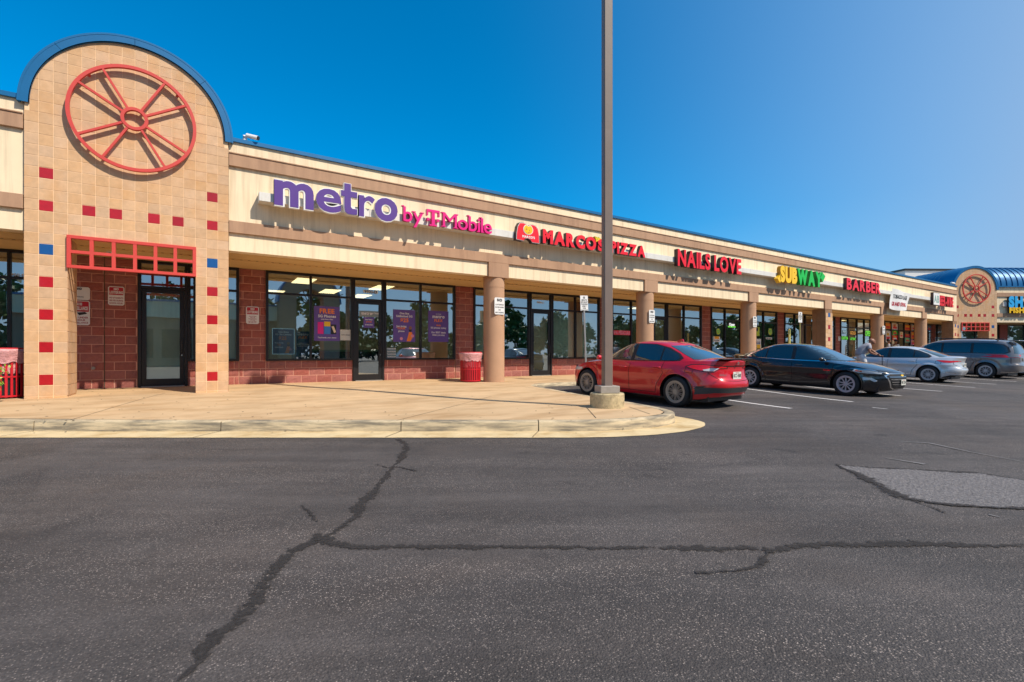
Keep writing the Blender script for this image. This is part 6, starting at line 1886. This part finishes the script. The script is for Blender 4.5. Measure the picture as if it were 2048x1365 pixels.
# --- grey minivan
Svan = dict(L=5.1, W=1.99, H=1.79, xF=1.52, xR=-1.51, r=.345, rr=.235, style=(10, .11), van=True, paint=GRYPAINT,
    nose=[(.12, 2.25), (.2, 2.38), (.4, 2.46), (.6, 2.47), (.75, 2.42), (.9, 2.28), (1.02, 2.0)],
    tail=[(.2, -2.35), (.3, -2.50), (.45, -2.58), (.62, -2.60), (.72, -2.54), (.95, -2.52), (1.15, -2.50)],
    w=[(.15, .91), (.3, .965), (.5, .99), (.75, .985), (.9, .98), (1.05, .945), (1.18, .90)],
    bot=[(-2.6, .32), (-2.3, .26), (-2.0, .2), (2.0, .2), (2.4, .25)],
    top=[(-2.65, 1.12), (-1.0, 1.10), (.5, 1.07), (1.2, 1.03), (1.7, .96), (2.1, .87), (2.4, .78)],
    hood=.08, nf=3.4, nr=5.0,
    gf=[(.98, 2.0), (1.1, 1.68), (1.3, 1.28), (1.5, .88), (1.62, .60), (1.74, .2)],
    gr=[(.98, -2.52), (1.2, -2.47), (1.4, -2.40), (1.55, -2.30), (1.68, -2.12), (1.76, -1.95)],
    gw=[(.98, .925), (1.15, .89), (1.4, .825), (1.6, .755), (1.7, .70), (1.76, .65)],
    gz=(.98, 1.70), gdrop=.04, roofc=.05, roofx=.03, gnf=4.5, gnr=6.0, under=(-2.2, 2.2), surround=True,
    dark=[(1.55, 1.12), (1.1, 1.35), (.75, 1.53), (.45, 1.60), (-1.6, 1.60), (-2.05, 1.54), (-2.2, 1.42), (-2.28, 1.2), (-2.1, 1.13)],
    dlo=[], sideglass=[[(1.45, 1.15), (1.05, 1.36), (.95, 1.40), (.95, 1.15)], [(.90, 1.15), (.90, 1.42), (.68, 1.52), (.42, 1.58), (.12, 1.58), (.12, 1.15)], [(.04, 1.15), (.04, 1.58), (-.95, 1.58), (-.95, 1.15)], [(-1.05, 1.15), (-1.05, 1.58), (-1.6, 1.575), (-2.0, 1.52), (-2.14, 1.40), (-2.2, 1.22), (-2.08, 1.15)]],
    seams=[[(1.15, 1.04), (1.1, .5), (1.05, .27)], [(.08, 1.09), (.08, .27)], [(-1.0, 1.12), (-1.0, .9), (-1.12, .75), (-1.0, .5), (-.95, .27)], [(-1.0, 1.0), (-2.3, 1.0)], [(-1.35, .92), (-1.15, .92), (-1.15, .78), (-1.35, .78), (-1.35, .92)]],
    handles=[(.25, .93), (-.12, .93)], mirror=(1.15, 1.14),
    screen=[[(-.80, 1.08), (.80, 1.08), (.66, 1.58), (-.66, 1.58)]], rscreen=[[(-.72, 1.14), (.72, 1.14), (.62, 1.52), (-.62, 1.52)]],
    patches=[('tail_lamp', 'rear2', [(.55, .97), (.95, .95), (.97, 1.09), (.80, 1.09)], .008, TAIL), ('tail_lamp', 'side', [(-2.55, .97), (-2.50, 1.09), (-2.30, 1.06), (-1.95, 1.03), (-2.0, 1.0), (-2.4, .95)], .008, TAIL),
             ('bumper_trim', 'rear', [(-.9, .33), (-.9, .30), (.9, .30), (.9, .33)], .008, CHROME)], topseams=[], rearseams=[[(-.8, 1.1), (-.82, .7), (-.6, .60), (.6, .60), (.82, .7), (.8, 1.1)]])
van, _, _ = place('dark grey minivan with roof rails and red lamp, right of the silver car', (27.6, 6.8), Svan, 0, .92)
for s in (1, -1):
    b = MB(); b.tube([(.5, s * .70, 1.72), (.42, s * .70, 1.80), (-1.7, s * .68, 1.80), (-1.85, s * .68, 1.70)], .018, TRIMK, 8); b.build('roof_rail', van)
b = MB(); b.box(-2.50, -2.15, -.62, .62, 1.70, 1.735, GRYPAINT); b.build('tailgate_spoiler', van, bevel=.01)
plate(van, -2.565, .80, -1, '6BN 3390')
# --- dark blue car beyond the van
Sblu = sedan(paint=DKBPAINT, style=(5, .17))
X5, Y5 = 31.2, 8.2
blu_, _, _ = car('dark blue saloon mostly hidden beyond the grey minivan at the right edge', (X5 + .6, Y5), R(78), Sblu)
ground_fit(blu_, Sblu, 1)

# ================================================================ PEOPLE
def skinned(name, joints, edges, m, parent, sub=2, extra=(), voxel=0.0):
    me = bpy.data.meshes.new(name)
    keys = list(joints)
    me.from_pydata([joints[k_][0] for k_ in keys], [(keys.index(a), keys.index(c)) for a, c in edges], [])
    o = bpy.data.objects.new(name, me); link(o, parent)
    md = o.modifiers.new('skin', 'SKIN')
    lay = me.skin_vertices[0].data
    for i, k_ in enumerate(keys):
        r_ = joints[k_][1]; r_ = r_ if isinstance(r_, tuple) else (r_, r_)
        lay[i].radius = r_; lay[i].use_root = (i == 0)
    sb = o.modifiers.new('sub', 'SUBSURF'); sb.levels = sub; sb.render_levels = sub
    dg = bpy.context.evaluated_depsgraph_get()
    ev = o.evaluated_get(dg); nm = bpy.data.meshes.new_from_object(ev)
    o.modifiers.clear()
    if extra or voxel:
        bm = bmesh.new(); bm.from_mesh(nm)
        for c, r_, rot in extra:
            M = Matrix.Translation(c) @ Matrix.Rotation(rot, 4, 'Y') @ Matrix.Diagonal((*r_, 1))
            bmesh.ops.create_icosphere(bm, subdivisions=3, radius=1.0, matrix=M)
        bmesh.ops.recalc_face_normals(bm, faces=bm.faces)
        bm.to_mesh(nm); bm.free()
    o.data = nm; nm.materials.clear(); nm.materials.append(m)
    nm.polygons.foreach_set('use_smooth', [True] * len(nm.polygons))
    return o
def ellipsoid(name, c, r_, m, parent, rot=(0, 0, 0), ns=20, zmin=-1.0):
    b = MB(); vs_ = []; nr_ = 12
    for j in range(nr_ + 1):
        t = zmin + (1 - zmin) * j / nr_; ph = math.asin(max(-1, min(1, t)))
        for i in range(ns):
            a = 2 * PI * i / ns; vs_.append((r_[0] * math.cos(ph) * math.cos(a), r_[1] * math.cos(ph) * math.sin(a), r_[2] * math.sin(ph)))
    b.add(vs_, [(j * ns + i, j * ns + (i + 1) % ns, (j + 1) * ns + (i + 1) % ns, (j + 1) * ns + i) for j in range(nr_) for i in range(ns)], m)
    o = b.build(name, parent, smooth=True); o.location = c; o.rotation_euler = rot; return o
Xp, Yp = 20.6, 8.25
man = empty('person', (Xp, Yp, g(Xp, Yp)), -TH, 'bald man in a grey t-shirt bending forward with one arm stretched to a black cane', 'person')
J = {'pel': ((-.28, .02, .93), .085), 'bel': ((-.22, .02, 1.08), .085), 'che': ((-.10, .02, 1.24), (.09, .09)), 'nec': ((.045, 0, 1.325), .062), 'hd': ((.12, 0, 1.385), .055),
     'shr': ((-.06, -.19, 1.26), .065), 'elr': ((-.14, -.27, 1.04), .046), 'wrr': ((.10, -.22, .95), .032), 'har': ((.18, -.2, .95), .038),
     'shl': ((.02, .19, 1.27), .065), 'ell': ((.26, .16, 1.10), .045), 'wrl': ((.44, .06, .93), .03), 'hal': ((.50, .04, .885), .034),
     'hip1': ((-.27, -.09, .88), .105), 'kn1': ((-.18, -.11, .48), .065), 'an1': ((-.24, -.11, .09), .045), 'to1': ((-.10, -.12, .035), .042),
     'hip2': ((-.27, .10, .88), .105), 'kn2': ((-.22, .12, .48), .065), 'an2': ((-.34, .12, .09), .045), 'to2': ((-.20, .13, .035), .042)}
E_ = [('pel', 'bel'), ('bel', 'che'), ('che', 'nec'), ('nec', 'hd'), ('che', 'shr'), ('shr', 'elr'), ('elr', 'wrr'), ('wrr', 'har'), ('che', 'shl'), ('shl', 'ell'), ('ell', 'wrl'), ('wrl', 'hal'),
      ('pel', 'hip1'), ('hip1', 'kn1'), ('kn1', 'an1'), ('an1', 'to1'), ('pel', 'hip2'), ('hip2', 'kn2'), ('kn2', 'an2'), ('an2', 'to2')]
skinned('body', J, E_, SKIN, man, extra=[((.150, 0, 1.43), (.112, .082, .098), R(25)), ((.205, 0, 1.375), (.062, .056, .062), 0), ((.235, 0, 1.405), (.035, .05, .05), 0)])
SJ = {'a': ((-.30, .02, .86), .16), 'a1': ((-.27, .02, .98), .175), 'b': ((-.22, .02, 1.09), .19), 'c': ((-.09, .02, 1.245), (.205, .185)), 'n': ((.01, .01, 1.32), .085), 'sr': ((-.07, -.17, 1.265), .085), 'sr2': ((-.115, -.25, 1.12), .072), 'sl': ((.02, .17, 1.275), .085), 'sl2': ((.14, .18, 1.19), .07)}
skinned('t_shirt', SJ, [('a', 'a1'), ('a1', 'b'), ('b', 'c'), ('c', 'n'), ('c', 'sr'), ('sr', 'sr2'), ('c', 'sl'), ('sl', 'sl2')], GREYC, man)
PJ = {'p0': ((-.265, .02, 1.04), .11), 'p': ((-.28, .02, .93), .155), 'h1': ((-.26, -.10, .84), .125), 'k1': ((-.18, -.11, .48), .09), 'a1': ((-.24, -.11, .13), .07), 'h2': ((-.26, .11, .84), .125), 'k2': ((-.22, .12, .48), .09), 'a2': ((-.33, .12, .13), .07)}
skinned('trousers', PJ, [('p0', 'p'), ('p', 'h1'), ('h1', 'k1'), ('k1', 'a1'), ('p', 'h2'), ('h2', 'k2'), ('k2', 'a2')], PALE, man)
for s in (-1, 1): ellipsoid('ear', (.150, s * .082, 1.40), (.018, .012, .028), SKIN, man)
ellipsoid('nose', (.272, 0, 1.392), (.018, .013, .024), SKIN, man)
for s in (-1, 1): ellipsoid('eye', (.262, s * .030, 1.42), (.008, .012, .007), BLACK, man)
for (hx, hy, hz, sx) in ((.18, -.2, .95, 1), (.50, .04, .885, 1)):
    for k_ in range(4):
        b = MB(); y = hy - .03 + k_ * .02
        b.tube([(hx + .01, y, hz + .012), (hx + .055, y, hz + .016), (hx + .072 - .004 * abs(k_ - 1), y, hz - .012), (hx + .05, y, hz - .035)], [.011, .0095, .009, .007], SKIN, 7); b.build('finger', man, smooth=True)
    b = MB(); b.tube([(hx - .01, hy + .03, hz), (hx + .02, hy + .052, hz - .01), (hx + .05, hy + .045, hz - .025)], [.012, .011, .008], SKIN, 7); b.build('thumb', man, smooth=True)
cane = empty('walking_cane', man.matrix_basis @ Vector((.555, .04, 0)), -TH, 'black walking cane held by the bending bald man', 'walking cane')
cane.rotation_euler = (0, 0, -TH)
b = MB(); b.tube([(0, 0, 0.0), (0, 0, .86), (-.01, 0, .895), (-.05, 0, .91), (-.10, 0, .90)], .012, BLACK, 10); b.build('shaft', cane, smooth=True); b = MB(); b.cyl((0, 0), .019, .016, 0, .04, RUBBER, 12); b.build('ferrule', cane)
def stander(X, Y, rz, shirt, label, pose=0):
    p = empty('person', (X, Y, zs(X, Y)), rz, label, 'person')
    J = {'pel': ((0, 0, .95), .13), 'che': ((.02, 0, 1.30), (.17, .12)), 'nec': ((.03, 0, 1.47), .055), 'hd': ((.045, 0, 1.55), .055)}
    E2 = [('pel', 'che'), ('che', 'nec'), ('nec', 'hd')]
    for s, n_ in ((-1, 'r'), (1, 'l')):
        J.update({'s' + n_: ((.02, s * .19, 1.37), .06), 'e' + n_: ((.02, s * .25, 1.10), .042), 'w' + n_: ((.16 if pose else .06, s * .2, .98 if pose else .85), .03), 'd' + n_: ((.22 if pose else .08, s * .19, .98 if pose else .76), .035),
                  'h' + n_: ((0, s * .09, .88), .09), 'k' + n_: ((.03, s * .1, .48), .06), 'a' + n_: ((0, s * .1, .08), .045), 't' + n_: ((.15, s * .11, .035), .04)})
        E2 += [('che', 's' + n_), ('s' + n_, 'e' + n_), ('e' + n_, 'w' + n_), ('w' + n_, 'd' + n_), ('pel', 'h' + n_), ('h' + n_, 'k' + n_), ('k' + n_, 'a' + n_), ('a' + n_, 't' + n_)]
    skinned('body', J, E2, SKIN, p, extra=[((.045, 0, 1.635), (.10, .08, .115), 0), ((.085, 0, 1.58), (.06, .055, .06), 0)])
    skinned('shirt', {'a': ((0, 0, .93), .16), 'b': ((.02, 0, 1.30), (.195, .145)), 'n': ((.03, 0, 1.42), .08), 'r': ((.02, -.19, 1.37), .08), 'r2': ((.02, -.24, 1.2), .065), 'l': ((.02, .19, 1.37), .08), 'l2': ((.02, .24, 1.2), .065)},
            [('a', 'b'), ('b', 'n'), ('b', 'r'), ('r', 'r2'), ('b', 'l'), ('l', 'l2')], shirt, p)
    skinned('trousers', {'p': ((0, 0, .92), .145), 'h1': ((0, -.1, .8), .11), 'k1': ((.03, -.1, .45), .08), 'a1': ((0, -.1, .1), .065), 'h2': ((0, .1, .8), .11), 'k2': ((.03, .1, .45), .08), 'a2': ((0, .1, .1), .065)},
            [('p', 'h1'), ('h1', 'k1'), ('k1', 'a1'), ('p', 'h2'), ('h2', 'k2'), ('k2', 'a2')], DENIM, p)
    ellipsoid('hair', (.03, 0, 1.655), (.108, .092, .112), HAIRK, p, zmin=-.3)
    ellipsoid('nose', (.145, 0, 1.595), (.018, .014, .02), SKIN, p)
    return p
stander(wx(1776, 13.6), 13.6, -1.2, GREYC, 'person with dark hair on the walk right of the fourth column, in a grey shirt', 0)
stander(wx(1790.5, 13.9), 13.9, -.4, WHITE, 'person in a white shirt reading before the tobacco shop window', 1)

# ================================================================ WHAT STANDS ACROSS THE LOT (seen in the glass and car paint)
opp = empty('opposite_shops', (2.0, -24.5, 0), 0, 'opposite tan shop building with big arched entrance across the lot, mirrored in the glass', 'building')
b = MB(); b.box(-14, 4.5, -10, 1.2, 0, 5.2, BROWN); b.build('wall', opp)
b = MB(); b.box(-14.2, 4.5, 1.2, 1.5, 4.2, 5.6, CREAM); b.build('fascia', opp)
b = MB(); b.box(-14.2, 4.5, 1.2, 1.6, 5.6, 5.75, BLUE); b.build('coping_strip', opp)
for i in range(6):
    b = MB(); b.box(-13 + i * 2.8, -10.8 + i * 2.8, 1.21, 1.25, .7, 3.2, FRAME); b.build('window', opp)
b = MB(); b.box(4.5, 6.0, 1, 3, 0, 6.0, COLM); b.build('pier', opp); b = MB(); b.box(8.5, 10.0, 1, 3, 0, 6.0, COLM); b.build('pier', opp)
b = MB(); b.ring(7.25, 6.0, 1.3, 2.75, 1, 3, COLM, 0, PI, 32); b.ring(7.25, 6.0, 2.76, 2.9, .9, 3.1, BLUE, 0, PI, 32); b.build('arch', opp)
for i in range(1, 8):
    a = PI * i / 8; b = MB(); b.tube([(7.25, 2, 6.0), (7.25 + 1.3 * math.cos(a), 2, 6.0 + 1.3 * math.sin(a))], .04, TRIMK, 6); b.build('spoke', opp)
# tree belt
rg = random.Random(11)
lv = MB(); tk = MB()
def leaf_mass(b, c, r_, n, m, sz):
    for _ in range(n):
        while True:
            p = Vector([rg.uniform(-1, 1) for _ in range(3)])
            if p.length < 1: break
        p = p * (0.6 + 0.4 * rg.random()); q = Vector((c[0] + p.x * r_[0], c[1] + p.y * r_[1], c[2] + p.z * r_[2]))
        d = Vector([rg.uniform(-1, 1) for _ in range(3)]).normalized(); e = d.cross(Vector([rg.uniform(-1, 1) for _ in range(3)])).normalized()
        s_ = sz * rg.uniform(.6, 1.4); b.add([q - d * s_, q + e * s_ * .6, q + d * s_, q - e * s_ * .6], [(0, 1, 2, 3)], m)
for i in range(64):
    x = -80 + i * 3.6 + rg.uniform(-2, 2); y = -46 + rg.uniform(-9, 7); h = rg.uniform(7.0, 12)
    tk.tube([(x, y, 0), (x + rg.uniform(-.3, .3), y, h * .5)], [.22, .13], BARK, 6)
    for _ in range(5):
        leaf_mass(lv, (x + rg.uniform(-2, 2), y + rg.uniform(-2, 2), h * rg.uniform(.15, .85)), (rg.uniform(1.6, 2.8), rg.uniform(1.5, 2.4), rg.uniform(1.4, 2.3)), 190, LEAFM, .42)
for i in range(75):
    leaf_mass(lv, (-85 + i * 2.9 + rg.uniform(-1, 1), -39 + rg.uniform(-2, 2), rg.uniform(1.2, 2.4)), (2.3, 1.5, rg.uniform(1.5, 2.6)), 130, LEAFM, .36)
o = lv.build('tree_belt'); props(o, 'belt of leafy trees across the lot mirrored in the shop glass', 'trees', kind='stuff')
o = tk.build('tree_trunks'); props(o, 'trunks of the mirrored tree belt across the lot', 'trunks', kind='stuff')
